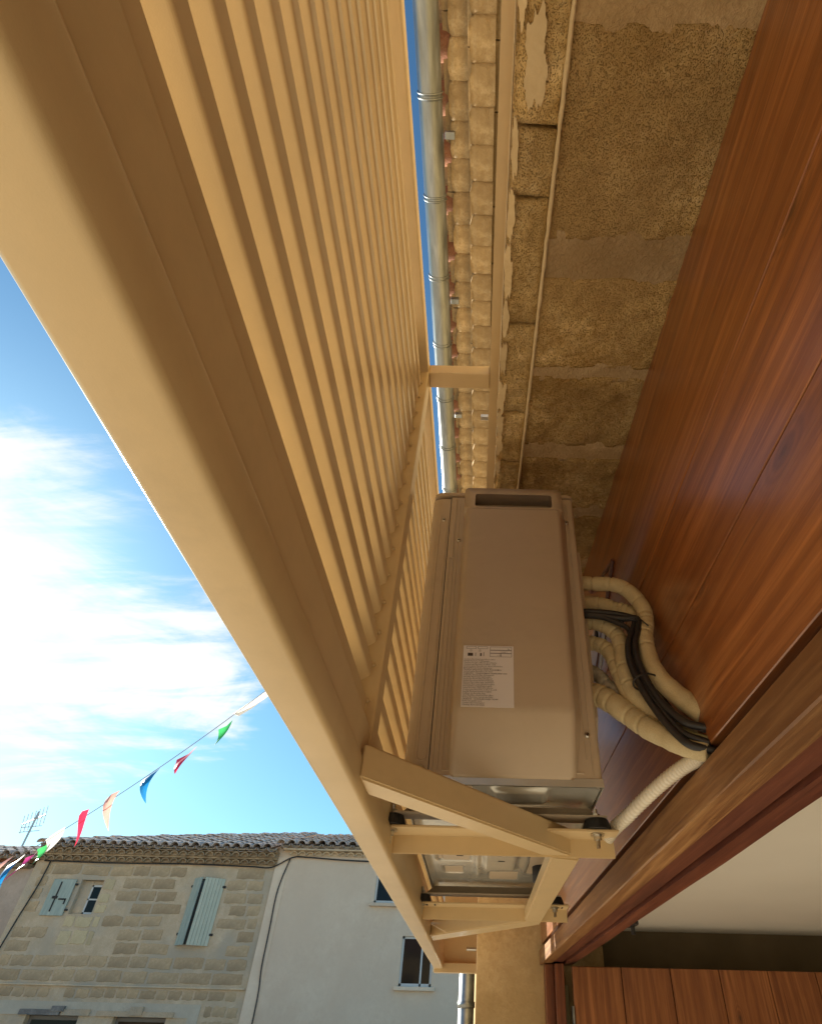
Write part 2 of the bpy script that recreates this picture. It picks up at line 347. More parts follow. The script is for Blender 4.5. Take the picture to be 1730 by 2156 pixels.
for k, (a, c) in enumerate(zip(joints, joints[1:])):
    ny = max(10, int((c - a) / .008)); ny = min(ny, 60)
    obj('stone', rough_block(lambda y: wx(y) + .004 + .006 * noise.noise(Vector((y * 17, 0, 3))), lambda y: ylw(y) - .0015, a + .003, c - .003, 0, .06, .006, 14, ny, k * 7.3 + 1), 'lip', house, True)
# slim bright fillet of lime between the two rows
b = BM(); n_ = 260
pr = None
for i in range(n_ + 1):
    t = -1.6 + 5.48 * i / n_; c = ylw(t); wv_ = .0014 * noise.noise(Vector((0, t * 40, 8))); hw = .0030 + .0014 * noise.noise(Vector((3, t * 60, 8)))
    ring = [b.verts.new((c - hw + wv_, t, sz(t) + H + .012)), b.verts.new((c - hw + wv_, t, sz(t) + H - .0095)), b.verts.new((c + hw + wv_, t, sz(t) + H - .0095)), b.verts.new((c + hw + wv_, t, sz(t) + H + .012))]
    if pr:
        for q in range(3): b.faces.new((pr[q], pr[q + 1], ring[q + 1], ring[q]))
    pr = ring
obj('mortar_line', b, 'plaster', house, True)
inner = [(-1.6, -.95, 'slab'), (-.95, -.82, 'mortar'), (-.82, -.25, 'slab'), (-.25, .135, 'mortar'), (.135, .455, 'slab'), (.455, .545, 'mortar'), (.545, .765, 'slab'), (.765, .80, 'mortar'), (.80, 1.03, 'slab'), (1.03, 1.09, 'mortar'),
         (1.09, 1.31, 'slab'), (1.31, 1.36, 'mortar'), (1.36, 1.62, 'slab'), (1.62, 1.66, 'mortar'), (1.66, 2.0, 'slab'), (2.0, 2.05, 'mortar'), (2.05, 2.6, 'slab'), (2.6, 2.66, 'mortar'), (2.66, 3.2, 'slab'), (3.2, 3.26, 'mortar'), (3.26, 3.60, 'slab')]
def wob(y0, s): return y0
for k, (a, c, mt) in enumerate(inner):
    ny = min(70, max(6, int((c - a) / .007)))
    obj('stone' if mt == 'slab' else 'mortar_joint', rough_block(lambda y: ylw(y) + .0015, lambda y: px(y) + .01, a - (.004 if mt == 'slab' else .012), c + (.004 if mt == 'slab' else .012), 0 if mt == 'slab' else .0015, .05, .0055 if mt == 'slab' else .0022, 40, ny, k * 3.7 + 50, .002), mt, house, True)
# peeled plaster patches on the outer stones
def blob(cx, cy, rx, ry, seed, z, th=.003, n=64, taper=0):
    b = BM(); top = []; bot = []
    for i in range(n):
        a = 2 * math.pi * i / n; r = 1 + .45 * noise.fractal(Vector((math.cos(a) * 1.6 + seed, math.sin(a) * 1.6, seed)), .8, 2, 4)
        x = cx + rx * math.cos(a) * r; y = cy + ry * math.sin(a) * r
        bot.append(b.verts.new((x, y, sz(y) + z - th + H))); top.append(b.verts.new((x, y, sz(y) + z + .006 + H)))
    b.faces.new(bot)
    for i in range(n): b.faces.new((bot[i], bot[(i + 1) % n], top[(i + 1) % n], top[i]))
    bmesh.ops.recalc_face_normals(b, faces=b.faces); return b
obj('plaster_patch', blob(.055, .185, .018, .062, 3.3, -.004), 'plaster', house)
for k, (y, rx, ry) in enumerate([(.30, .006, .05), (.42, .007, .05), (.53, .008, .06), (.64, .006, .04), (.745, .008, .05), (.86, .010, .05), (.95, .008, .04), (1.03, .010, .035), (1.12, .007, .03), (.08, .007, .06)]):
    obj('plaster_patch', blob(wx(y) + .006, y, rx, ry, 11.7 + k * 2.9, -.005, .004, 48), 'plaster', house)
b = BM(); prism(b, [(wx(-2) - .002, 1.30), (wx(-2) + .01, 1.30), (wx(-2) + .01, 3.0), (wx(-2) - .002, 3.0)], 'y', -2, -1.9); obj('plaster_patch', b, 'plaster', house)

# génoise: two corbelled rows of eave tiles
def eave_tile(w_, x0, x1, z0, seed):
    """half-round tile laid across the wall and packed with lime, seen from beneath"""
    b = BM(); nx, ny = 8, 12; g = []
    for j in range(ny + 1):
        row = []; v = j / ny
        for i in range(nx + 1):
            u = i / nx; bulge = math.sin(math.pi * v) ** .6
            x = x0 + (x1 - x0) * u
            if i == 0: x -= .011 * bulge + .006 * noise.noise(Vector((seed, v * 4, 0)))
            y = w_ * (v - .5)
            z = z0 - .012 * bulge + .006 * noise.noise(Vector((u * 5 + seed, v * 5, seed))) + (.012 if j in (0, ny) else 0)
            if u < .08: z += .012
            row.append(b.verts.new((x, y, z + H)))
        g.append(row)
    for j in range(ny):
        for i in range(nx): b.faces.new((g[j][i], g[j + 1][i], g[j + 1][i + 1], g[j][i + 1]))
    for j in range(ny):
        a = g[j][0]; c = g[j + 1][0]; b.faces.new((a, c, b.verts.new(c.co + Vector((0, 0, .07))), b.verts.new(a.co + Vector((0, 0, .07)))))
    bmesh.ops.translate(b, verts=b.verts, vec=Vector((1, 2, 0))); return b
rows = [(-.118, -.02, 3.0), (-.215, -.135, 3.09)]
for r_, (xa, xb, z0) in enumerate(rows):
    base = [obj('eave_tile', eave_tile(.16, xa, xb, z0, 3 + 5.1 * k + 19 * r_), 'eave', house, True) for k in range(5)]
    y = -.9 + .05 * r_; k = 0
    while y < 7.5:
        o = base[k] if k < 5 else clone(base[rnd.randrange(5)])
        o.parent = house; o.location = (-1 + 1 + rnd.uniform(-.004, .004), y - 2, rnd.uniform(-.003, .003))
        o.location.x = -1 + rnd.uniform(-.004, .004) ; y += rnd.uniform(.142, .158); k += 1
for (xa, xb, z0) in [(-.135, -.112, 3.035), (-.25, -.208, 3.12), (-.022, .03, 3.03)]:
    b = BM(); y = -1.2
    while y < 9:
        l = rnd.uniform(.25, .4); box(b, xa + rnd.uniform(-.003, .003), xb, y, y + l - .006, z0 + rnd.uniform(-.004, .004), z0 + .05); y += l
    o = obj('tile_course', b, 'eave', house); 
b = BM(); box(b, -.27, .6, -1.5, 9.2, 3.17, 3.3); obj('roof', b, 'fareave', house)
y = -1.0; first = None
while y < 8:
    if first is None:
        b = BM(); tube(b, [(-.30 + 0, 0, 3.16), (.1, 0, 3.27)], .07, 10); first = obj('roof_tile', b, 'terracotta', house, True); first.location = (0 + 0, y + 0, 0)
        o = first
    else: o = clone(first); o.parent = house
    o.location = (0, y, rnd.uniform(-.01, .01)); y += rnd.uniform(.17, .24)

# gutter
gut = thing('rain_gutter', (-.3, 3, 3), 'galvanised half round rain gutter hanging along the eave above the louvres', 'gutter')
b = BM(); prof = [(-.303 + .052 * math.cos(a), 3.03 + .052 * math.sin(a)) for a in [math.pi + math.pi * k / 16 for k in range(17)]]
prof = prof + [(x * 1, z) for x, z in [(-.303 + .049 * math.cos(a), 3.031 + .049 * math.sin(a)) for a in [2 * math.pi - math.pi * k / 16 for k in range(17)]]]
prism(b, prof, 'y', -1.5, 8.5); obj('trough', b, 'zinc', gut, True)
b = BM(); tube(b, [(-.3515, -1.5, 3.035), (-.3515, 8.5, 3.035)], .005, 8); obj('rolled_edge', b, 'zinc', gut, True)
for k in range(-3, 18):
    y = .61 + .4 * k + rnd.uniform(-.012, .012)
    b = BM()
    for dy in (0, .018):
        pts = [(-.303 + .054 * math.cos(a), y + dy, 3.03 + .054 * math.sin(a)) for a in [math.pi * .98 + math.pi * 1.04 * q / 14 for q in range(15)]]; tube(b, pts, .0042, 6)
    obj('gutter_clip', b, 'zinc', gut, True)
for k in range(0, 10):
    y = .75 + .8 * k; b = BM(); box(b, -.245, -.20, y, y + .03, 3.03, 3.06, .003); obj('gutter_bracket', b, 'zinc', gut)
dp = thing('downpipe', (-.07, 4.1, -H), 'galvanised downpipe running down the corner behind the louvred cage', 'pipe')
b = BM(); tube(b, [(-.062, 3.86, -H + .1), (-.062, 3.86, .9)], .040, 18); obj('pipe', b, 'zinc', dp, True)
b = BM(); tube(b, [(-.062, 3.86, .118), (-.062, 3.86, .142)], .0445, 18); obj('collar', b, 'zinc', dp, True)
b = BM(); tube(b, [(-.062, 3.86, -1.2), (-.062, 3.86, -1.17)], .0445, 18); obj('collar', b, 'zinc', dp, True)

# ---- timber panel
pan = thing('timber_panel', (.37, 1.5, .3), 'glossy varnished red brown timber panel above the doorway behind the air conditioner', 'panel')
cuts = [(.362, .585), (.588, .80), (.803, 1.60)]
for k, (za, zb) in enumerate(cuts):
    b = BM(); prism(b, [(px(-1.6), -1.6), (px(3.62), 3.62), (px(3.62) + .05, 3.62), (px(-1.6) + .05, -1.6)], 'z', za, zb)
    bmesh.ops.bevel(b, geom=[e for e in b.edges if abs(e.verts[0].co.z - e.verts[1].co.z) < 1e-4 and abs(e.verts[0].co.y - e.verts[1].co.y) > 1], offset=.0015, segments=1, affect='EDGES')
    obj('plank', b, 'panelwood', pan)
b = BM(); prism(b, [(px(-1.6) + .02, -1.6), (px(3.62) + .02, 3.62), (px(3.62) + .06, 3.62), (px(-1.6) + .06, -1.6)], 'z', .33, 1.6); obj('backing_board', b, 'iron', pan)
# small framed opening beside the unit with a steel plate
b = BM()
for (ya, za, yb, zb) in [(1.30, 1.02, 1.62, 1.13), (1.30, 1.02, 1.66, .86)]:
    tube(b, [(px(ya) - .004, ya, za), (px(yb) - .004, yb, zb)], .006, 6)
obj('trim_strip', b, 'redwood', pan)
b = BM(); prism(b, [(1.50, .90), (1.80, .78), (1.80, 1.00), (1.50, .985)], 'x', px(1.6) - .006, px(1.6)); obj('steel_plate', b, 'steel', pan)
b = BM(); cyl(b, (px(1.6) - .010, 1.60, .945), 'x', .022, .006, 20); obj('socket_hole', b, 'rubber', pan)

# ---- beam under the panel
beam = thing('door_lintel_beam', (.45, 1.5, .28), 'long weathered timber lintel beam with a dark red underside over the doorway', 'beam')
def bx(t): return px(t) - .012
def longprism(poly_f, y0, y1, n, amp, seed):
    b = BM(); pr = None
    for i in range(n + 1):
        y = y0 + (y1 - y0) * i / n; ring = []
        for q, (x, z) in enumerate(poly_f(y)):
            ring.append(b.verts.new((x + amp * noise.noise(Vector((q * 3, y * 2.5, seed))), y, z + H + amp * noise.noise(Vector((q * 3 + 9, y * 2.5, seed))))))
        if pr:
            for q in range(len(ring)): b.faces.new((pr[q], pr[(q + 1) % len(ring)], ring[(q + 1) % len(ring)], ring[q]))
        else: b.faces.new(ring)
        pr = ring
    b.faces.new(pr[::-1]); bmesh.ops.recalc_face_normals(b, faces=b.faces); return b
obj('front_board', longprism(lambda y: [(bx(y), .281), (bx(y) + .002, .278), (bx(y) + .05, .280), (bx(y) + .05, .339), (bx(y) + .004, .339), (bx(y), .335)], -1.6, 3.615, 60, .0016, 1), 'frontwood', beam)
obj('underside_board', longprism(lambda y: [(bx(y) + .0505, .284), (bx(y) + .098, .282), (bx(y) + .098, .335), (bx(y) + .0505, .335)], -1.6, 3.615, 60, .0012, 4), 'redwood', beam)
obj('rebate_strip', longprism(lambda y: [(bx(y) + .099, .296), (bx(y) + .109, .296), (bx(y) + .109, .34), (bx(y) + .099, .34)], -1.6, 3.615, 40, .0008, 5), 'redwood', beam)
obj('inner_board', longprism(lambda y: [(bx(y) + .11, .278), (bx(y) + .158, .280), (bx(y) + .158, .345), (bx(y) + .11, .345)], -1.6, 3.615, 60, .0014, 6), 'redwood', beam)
b = BM(); box(b, bx(2.3) + .16, bx(2.3) + .19, 2.28, 2.36, .285, .315, .003); cyl(b, (bx(2.3) + .175, 2.31, .262), 'z', .007, .03, 10); obj('hinge', b, 'iron', beam)

# ---- interior
b = BM(); prism(b, [(.49, .432), (5, .432), (5, .66), (.49, .66)], 'y', -2.2, 3.68); c_ = obj('ceiling', b, 'ceiling', kind='structure')
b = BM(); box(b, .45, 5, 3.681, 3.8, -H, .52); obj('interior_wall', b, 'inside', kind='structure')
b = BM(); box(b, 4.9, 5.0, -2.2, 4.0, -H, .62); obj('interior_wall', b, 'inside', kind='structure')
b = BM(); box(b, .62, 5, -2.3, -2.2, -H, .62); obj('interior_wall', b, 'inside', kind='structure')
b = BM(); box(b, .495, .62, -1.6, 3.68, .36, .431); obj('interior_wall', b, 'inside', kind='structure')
fr = thing('door_frame', (.4, 3.85, -H), 'dark red timber door frame post at the far side of the doorway', 'door frame')
b = BM(); box(b, .318, .358, 3.52, 3.619, -H, .276, .003); obj('outer_post', b, 'framewood', fr)
b = BM(); box(b, .360, .402, 3.47, 3.619, -H, .276, .003); obj('inner_post', b, 'framewood', fr)
b = BM(); box(b, .404, .424, 3.52, 3.55, -H, .20, .002); obj('seal_strip', b, 'olive', fr)
door = thing('plank_door', (1.0, 3.45, -H), 'open door leaf of vertical knotty brown planks inside the doorway', 'door')
x = .437
for k in range(6):
    w_ = .226 + rnd.uniform(-.006, .006)
    b = BM(); box(b, x + .0015, x + w_ - .0015, 3.44 + rnd.uniform(0, .003), 3.475, -H + .03, .264, .0035, 2); o = obj('plank', b, 'doorwood', door); x += w_
b = BM(); box(b, .44, x, 3.476, 3.49, -H + .03, .265); obj('ledge_board', b, 'redwood', door)
b = BM(); box(b, .428, .435, 3.43, 3.46, .03, .12); obj('hinge', b, 'zinc', door)

# ================================================================== LOUVRED CAGE
cage = thing('louvred_cage', (-.19, 1, .22), 'cream metal louvred cage bracketed to the wall around the air conditioner', 'cage')
XI = -.18
YN, YP, YE = -1.35, .84, 3.4
# bottom outer rail, square tube
b = BM(); box(b, -.210, -.1635, YN, YE, .236, .283, .007, 3); obj('bottom_rail', b, 'cream', cage, True)
b = BM(); prism(b, [(-.1705, .2845), (-.1680, .2845), (-.1680, .333), (-.1860, .3500), (-.1870, .3480), (-.1705, .332)], 'y', YN, YE); obj('rain_lip', b, 'cream', cage)
def slat_profile(zt):
    """vertical inner lip, rounded fold, then a blade that falls away outwards"""
    lip = .0185; t_ = .0014; ang = R(33); d = .042
    pts = [(XI, zt), (XI, zt - lip)]
    for k in range(1, 5):
        a = k / 4 * (math.pi / 2 - ang) ; pts.append((XI - .006 * (1 - math.cos(a)), zt - lip - .006 * math.sin(a)))
    x1, z1 = pts[-1]; pts.append((x1 - d * math.cos(ang), z1 - d * math.sin(ang)))
    pts.append((pts[-1][0], pts[-1][1] - .006)); back = []
    for i, (x, z) in enumerate(pts):
        back.append((x - t_, z + (.0012 if i > 4 else 0)))
    return pts + back[::-1]
z = XI / -.4766 * 1.0; zs = []
z = .4396 - .0605 - .0015
while z < 1.245:
    zs.append(z); z += .0592
z0 = zs[0]
def make_slat(ya, yb):
    b = BM(); prism(b, slat_profile(z0), 'y', ya, yb); return obj('slat', b, 'cream', cage)
for ya, yb in ((YN, YP - .006), (YP + .052, YE - .02)):
    s0 = make_slat(ya, yb)
    for p in s0.data.polygons: p.use_smooth = False
    for zz in zs[1:]:
        c = clone(s0); c.parent = cage; c.location = (rnd.uniform(-.0006, .0006), 0, zz - z0 + rnd.uniform(-.0007, .0007)); c.rotation_euler = (rnd.uniform(-.0004, .0004), 0, rnd.uniform(-.0004, .0004))
# posts
b = BM(); box(b, XI - .042, XI + .0155, YP, YP + .046, .284, 1.295, .0025); obj('post', b, 'cream', cage)
b = BM(); box(b, -.222, -.2195, YP - .075, YP, .30, 1.25); obj('backing_strip', b, 'cream', cage)
b = BM(); box(b, -.222, -.2195, YP + .046, YP + .11, .30, 1.25); obj('backing_strip', b, 'cream', cage)
b = BM(); box(b, XI - .042, XI + .0155, YN, YN + .046, .284, 1.295, .0025); obj('post', b, 'cream', cage)
for y in (YP - .003, YP + .049):                       # weld beads where the slats meet the post
    b = BM()
    for zz in zs: cyl(b, (XI + .001, y - .002, zz - .001), 'y', .0032, .005, 8)
    obj('weld_beads', b, 'cream', cage, True, kind='stuff')
# top tube, wall rail, struts
b = BM(); box(b, -.222, -.1655, YN, YE, 1.2555, 1.297, .004); obj('top_rail', b, 'cream', cage)
b = BM(); box(b, -.2225, -.2195, YN, YE, 1.20, 1.385, .001); obj('sun_block_flange', b, 'cream', cage)  # unseen raised flange, added to keep direct sun off the timber panel
def wallrail(y0, y1):
    b = BM(); n_ = 2
    for k in range(n_):
        pass
    V = []
    for t in (y0, y1):
        xo = wx(t)
        V.append([(xo - .0245, 1.262), (xo - .0245, 1.295), (xo - .0215, 1.295), (xo - .0215, 1.265), (xo - .004, 1.265), (xo - .004, 1.300), (xo - .001, 1.300), (xo - .001, 1.262)])
    A = [b.verts.new((x, y0, z + H)) for x, z in V[0]]; Bv = [b.verts.new((x, y1, z + H)) for x, z in V[1]]
    for i in range(8): b.faces.new((A[i], Bv[i], Bv[(i + 1) % 8], A[(i + 1) % 8]))
    bmesh.ops.recalc_face_normals(b, faces=b.faces); return b
obj('wall_rail', wallrail(YN, YE), 'cream', cage)
for y in (YP + .003, YN + .2, YE - .06):
    b = BM(); box(b, -.165, wx(y) - .025, y, y + .046, 1.257, 1.294, .003); obj('strut', b, 'cream', cage)
b = BM(); cyl(b, (wx(1.0) - .046, 1.0, 1.28), 'x', .009, .020, 6); obj('bolt', b, 'bolt', cage)
# support bars (angle iron)
def bar(t0, x0, x1):
    b = BM(); prism(b, [(t0, .2805), (t0 + .062, .2805), (t0 + .062, .247), (t0 + .058, .247), (t0 + .058, .2765), (t0, .2765)], 'x', x0, x1)
    bmesh.ops.bevel(b, geom=[e for e in b.edges if abs(e.verts[0].co.x - e.verts[1].co.x) > .1], offset=.0012, segments=2, affect='EDGES'); return b
obj('support_bar', bar(1.133, -.1632, .243), 'cream', cage)
obj('support_bar', bar(1.908, -.1632, .245), 'cream', cage)
def flat(poly, z0_, z1_, bev=.003):
    b = BM(); prism(b, poly, 'z', z0_, z1_); bmesh.ops.bevel(b, geom=b.edges[:], offset=bev, segments=2, affect='EDGES'); return b
# diagonal tube, near
obj('diagonal_tube', flat([(-.1632, .790), (.182, 1.215), (.125, 1.2145), (-.1632, .862)], .250, .296), 'cream', cage)
obj('side_tube', flat([(.127, 1.197), (.181, 1.217), (.172, 2.03), (.124, 2.00)], .2475, .2755), 'cream', cage)
obj('diagonal_tube', flat([(-.1632, 2.33), (.128, 1.975), (.168, 2.035), (-.1632, 2.46)], .248, .292), 'cream', cage)
# end frame
b = BM(); prism(b, [(-.178, 3.385), (-.0125, 3.385), (-.0125, 3.388), (-.178, 3.388)], 'z', .259, 1.26); obj('end_panel', b, 'cream', cage)
b = BM(); box(b, -.209, -.0125, 3.35, 3.40, .223, .2585, .002); obj('end_rail', b, 'cream', cage)
b = BM(); cyl(b, (-.060, 3.32, .308), 'x', .008, .044, 10); obj('anchor_bolt', b, 'bolt', cage)
for xx in (-.150, -.128, .205, .228):                   # slotted holes in the far bar
    b = BM(); box(b, xx - .002, xx + .002, 1.922, 1.942, .2755, .2764); obj('slot', b, 'rubber', cage)

# ================================================================== AIR CONDITIONER
ac = thing('air_conditioner', (.03, 1.5, .27), 'large beige outdoor air conditioning unit standing on rubber feet inside the louvred cage', 'air conditioner')
X0, X1, T0, T1, ZB, ZT = -.143, .207, 1.045, 2.02, .333, 1.02
def rounded_poly(x0, x1, y0, y1, rs, n=6):
    """rectangle with a radius per corner (x0y0, x1y0, x1y1, x0y1)"""
    cs = [(x0, y0, 1, 1, math.pi), (x1, y0, -1, 1, 1.5 * math.pi), (x1, y1, -1, -1, 0), (x0, y1, 1, -1, .5 * math.pi)]; out = []
    for (cx, cy, sx, sy, a0), r in zip(cs, rs):
        if r <= 0: out.append((cx, cy)); continue
        for k in range(n + 1):
            a = a0 + math.pi / 2 * k / n; out.append((cx + sx * r + r * math.cos(a), cy + sy * r + r * math.sin(a)))
    return out
def cabinet(poly, z0_, z1_, rt=.012):
    b = BM(); prism(b, poly, 'z', z0_, z1_)
    top = [e for e in b.edges if all(abs(v.co.z - (z1_ + H)) < 1e-5 for v in e.verts)]
    if rt: bmesh.ops.bevel(b, geom=top, offset=rt, segments=3, affect='EDGES')
    return b
# side casing and wrapped front panel are separate sheets with a seam between them
b = cabinet(rounded_poly(-.0965, X1, T0, T1 - .002, (0, .008, .008, 0)), ZB, ZT - .005, .006)
for co, no in (((-.034, 0, 0), (1, 0, 0)), ((.147, 0, 0), (1, 0, 0)), ((0, 0, .946 + H), (0, 0, 1)), ((0, 0, .983 + H), (0, 0, 1))):
    bmesh.ops.bisect_plane(b, geom=b.verts[:] + b.edges[:] + b.faces[:], plane_co=co, plane_no=no)
kill = [f for f in b.faces if f.normal.y < -.9 and -.034 < f.calc_center_median().x < .147 and .946 + H < f.calc_center_median().z < .983 + H]
bmesh.ops.delete(b, geom=kill, context='FACES_ONLY')
obj('side_casing', b, 'ac', ac)
obj('front_panel', cabinet(rounded_poly(X0, -.0985, T0 + .001, T1, (.022, 0, 0, .022)), ZB + .002, ZT - .008, .008), 'ac', ac, True)
obj('top_lid', cabinet(rounded_poly(X0 + .001, X1 + .002, T0 - .002, T1 + .002, (.025, .015, .015, .025)), ZT - .0045, ZT + .012, .008), 'ac', ac)
for o in ac.children:
    for p in o.data.polygons: p.use_smooth = False
# capsule slot pressed into the front panel
def capsule_ring(xc, za, zb, hw, t, r=.0016):
    pts = []
    for k in range(9): a = math.pi * k / 8; pts.append((xc + hw * math.cos(a), t, zb - hw + hw * math.sin(a)))
    for k in range(9): a = math.pi + math.pi * k / 8; pts.append((xc + hw * math.cos(a), t, za + hw + hw * math.sin(a)))
    pts.append(pts[0]); b = BM(); tube(b, pts, r, 6, False); return b
obj('pressed_rib', capsule_ring(-.112, .362, .945, .0085, T0 + .0012), 'ac', ac, True)
b = BM(); box(b, -.0982, -.0968, T0 + .0005, T0 + .01, ZB + .005, ZT - .012); obj('panel_seam', b, 'rubber', ac)
def strip(xa, xb, za, zb, proud=.0016, mat='ac', name='pressed_rib'):
    b = BM(); box(b, xa, xb, T0 - proud, T0 + .004, za, zb, min(.0012, (xb - xa) * .3)); return obj(name, b, mat, ac)
strip(-.0925, -.0900, .345, .99); strip(-.0835, -.0812, .345, 1.0); strip(-.092, -.083, .815, 1.0, .003)
strip(.1905, .1925, .34, .99); strip(.181, .183, .37, .985)
strip(-.074, .176, .3445, .348); strip(-.076, -.0735, .345, .985)
# service cover: slab with a gripping recess at the top
F1, F0 = 1.0, 1.042
def ramp_cover():
    """main cover: rounded slab whose foot leans back"""
    b = BM(); xl0, xr0, xl1, xr1 = -.0615, .162, -.0565, .170
    prof = [(.3345, 1.047), (.3345, 1.0425), (.338, 1.038), (.430, .9985), (.438, .9955), (.447, .995), (.925, .995), (.9315, .998), (.9335, 1.004), (.9335, 1.047)]
    rings = []
    for z_, t_ in prof:
        s = (z_ - .33) / .6; xl = xl0 + (xl1 - xl0) * s; xr = xr0 + (xr1 - xr0) * s; r = .014
        ring = [(xl - .007, 1.047)]
        if t_ < 1.0465:
            for k in range(6): a = math.pi / 2 * k / 5; ring.append((xl + r - r * math.cos(a), t_ + r - r * math.sin(a)))
            for k in range(6): a = math.pi / 2 * k / 5; ring.append((xr - r + r * math.sin(a), t_ + r - r * math.cos(a)))
        else:
            for k in range(6): ring.append((xl - .007, 1.0469))
            for k in range(6): ring.append((xr + .015, 1.0469))
        ring.append((xr + .015, 1.047)); rings.append([b.verts.new((x, min(y, 1.047), z_ + H)) for x, y in ring])
    for a, c in zip(rings, rings[1:]):
        for k in range(len(a) - 1): b.faces.new((a[k], a[k + 1], c[k + 1], c[k]))
    b.faces.new(rings[0]); b.faces.new(rings[-1][::-1]); bmesh.ops.recalc_face_normals(b, faces=b.faces); return b
cover = obj('service_cover', ramp_cover(), 'ac', ac, True)
# frame round the handle recess
def rr(x0, x1, z0_, z1_, r, n=5):
    return rounded_poly(x0, x1, z0_, z1_, (r,) * 4, n)
b = BM(); T_ = 1.005
outer = rr(-.062, .174, .93, 1.008, .012); inn = rr(-.036, .149, .944, .985, .006)
vo = [b.verts.new((x, T_ + (.0), z_ + H)) for x, z_ in outer]; vi = [b.verts.new((x, T_, z_ + H)) for x, z_ in inn]
vo2 = [b.verts.new((x + (.002 if x > 0 else -.002), 1.045, z_ + H)) for x, z_ in outer]; vi2 = [b.verts.new((x, T_ + .105, z_ + H)) for x, z_ in inn]
n_ = len(vo)
for k in range(n_):
    q = (k + 1) % n_
    b.faces.new((vo[k], vo[q], vi[q], vi[k])); b.faces.new((vo2[k], vo2[q], vo[q], vo[k]))
bmesh.ops.delete(b, geom=vi2, context='VERTS')
bmesh.ops.recalc_face_normals(b, faces=b.faces)
bmesh.ops.bevel(b, geom=[e for e in b.edges if all(abs(v.co.y - T_) < 1e-5 for v in e.verts) and len(e.link_faces) == 2 and abs(e.link_faces[0].normal.dot(e.link_faces[1].normal)) < .5], offset=.003, segments=2, affect='EDGES')
obj('handle_frame', b, 'ac', ac, True)
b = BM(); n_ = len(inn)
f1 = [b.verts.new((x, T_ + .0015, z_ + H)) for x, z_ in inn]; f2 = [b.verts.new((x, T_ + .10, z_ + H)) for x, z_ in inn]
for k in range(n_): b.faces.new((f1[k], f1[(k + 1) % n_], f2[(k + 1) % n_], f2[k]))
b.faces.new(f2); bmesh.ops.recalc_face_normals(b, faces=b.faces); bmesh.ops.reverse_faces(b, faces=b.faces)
obj('recess_lining', b, 'recess_shade', ac)  # recess walls in a darker colour that stands in for shade
def screw(x, z_, t=T0, r=.0065):
    b = BM(); cyl(b, (x, t - .003, z_), 'y', r, .004, 16); o = obj('screw', b, 'bolt', ac, True)
    b = BM(); cyl(b, (x, t - .0034, z_), 'y', r * .38, .001, 8); obj('screw_slot', b, 'rubber', o)
screw(-.112, .945 - .012, T0 + .002, .005); screw(-.0725, .868, T0, .0045); screw(-.111, .346, T0 + .001, .0075); screw(.1865, .412, T0 - .001, .0045); screw(.1865, .93, T0 - .001, .0045)
# valve cover on the right hand side
b = BM(); prism(b, [(1.10, .47), (1.16, .40), (1.34, .40), (1.38, .44), (1.38, .885), (1.10, .885)], 'x', .2072, .222); obj('valve_cover', b, 'ac', ac)
# base pan with pressed shapes
def pan_mesh():
    b = BM(); nx, ny = 56, 120; g = []
    shapes = [(-.10, -.02, 1.08, 1.22, .011), (.01, .12, 1.07, 1.16, -.009), (.02, .17, 1.20, 1.26, .010), (-.11, -.03, 1.36, 1.66, .012), (.0, .09, 1.50, 1.72, -.010), (-.015, .11, 1.30, 1.44, .010), (.12, .17, 1.45, 1.8, .008), (-.1, -.05, 1.72, 1.80, .009), (.02, .10, 1.78, 1.88, .010), (-.02, .0, 1.3, 1.85, -.006)]
    for j in range(ny + 1):
        y = 1.05 + .965 * j / ny; row = []
        for i in range(nx + 1):
            x = -.138 + .340 * i / nx; d = 0
            for (a, c, e, f_, h_) in shapes:
                q = min(x - a, c - x, y - e, f_ - y)
                d += h_ * max(0, min(1, q / .007)) 
            q = min(x + .138, .202 - x, y - 1.05, 2.015 - y); d += -.008 * max(0, 1 - q / .012)
            row.append(b.verts.new((x, y, ZB - .002 + d + .0012 * noise.noise(Vector((x * 12, y * 12, 4))) + H)))
        g.append(row)
    for j in range(ny):
        for i in range(nx): b.faces.new((g[j][i], g[j + 1][i], g[j + 1][i + 1], g[j][i + 1]))
    return b
obj('base_pan', pan_mesh(), 'pan', ac, True)
b = BM()
for (xa, xb, ya, yb) in [(X0, X1, T0 - .001, T0 + .001), (X0, X1, T1 - .002, T1), (X0 - .001, X0 + .001, T0, T1), (X1 - .001, X1 + .001, T0, T1)]:
    box(b, xa, xb, ya, yb, ZB - .010, ZB + .004)
obj('base_rim', b, 'pan', ac)
b = BM(); tube(b, [(.165, 1.72, .300), (.165, 1.72, .345)], .034, 20); obj('drain_elbow', b, 'rubber', ac, True)
b = BM()
for (x, y) in [(-.06, 1.55), (.04, 1.60), (.06, 1.36)]: box(b, x, x + .016, y, y + .004, .3195, .3215)
obj('drain_slots', b, 'rubber', ac)
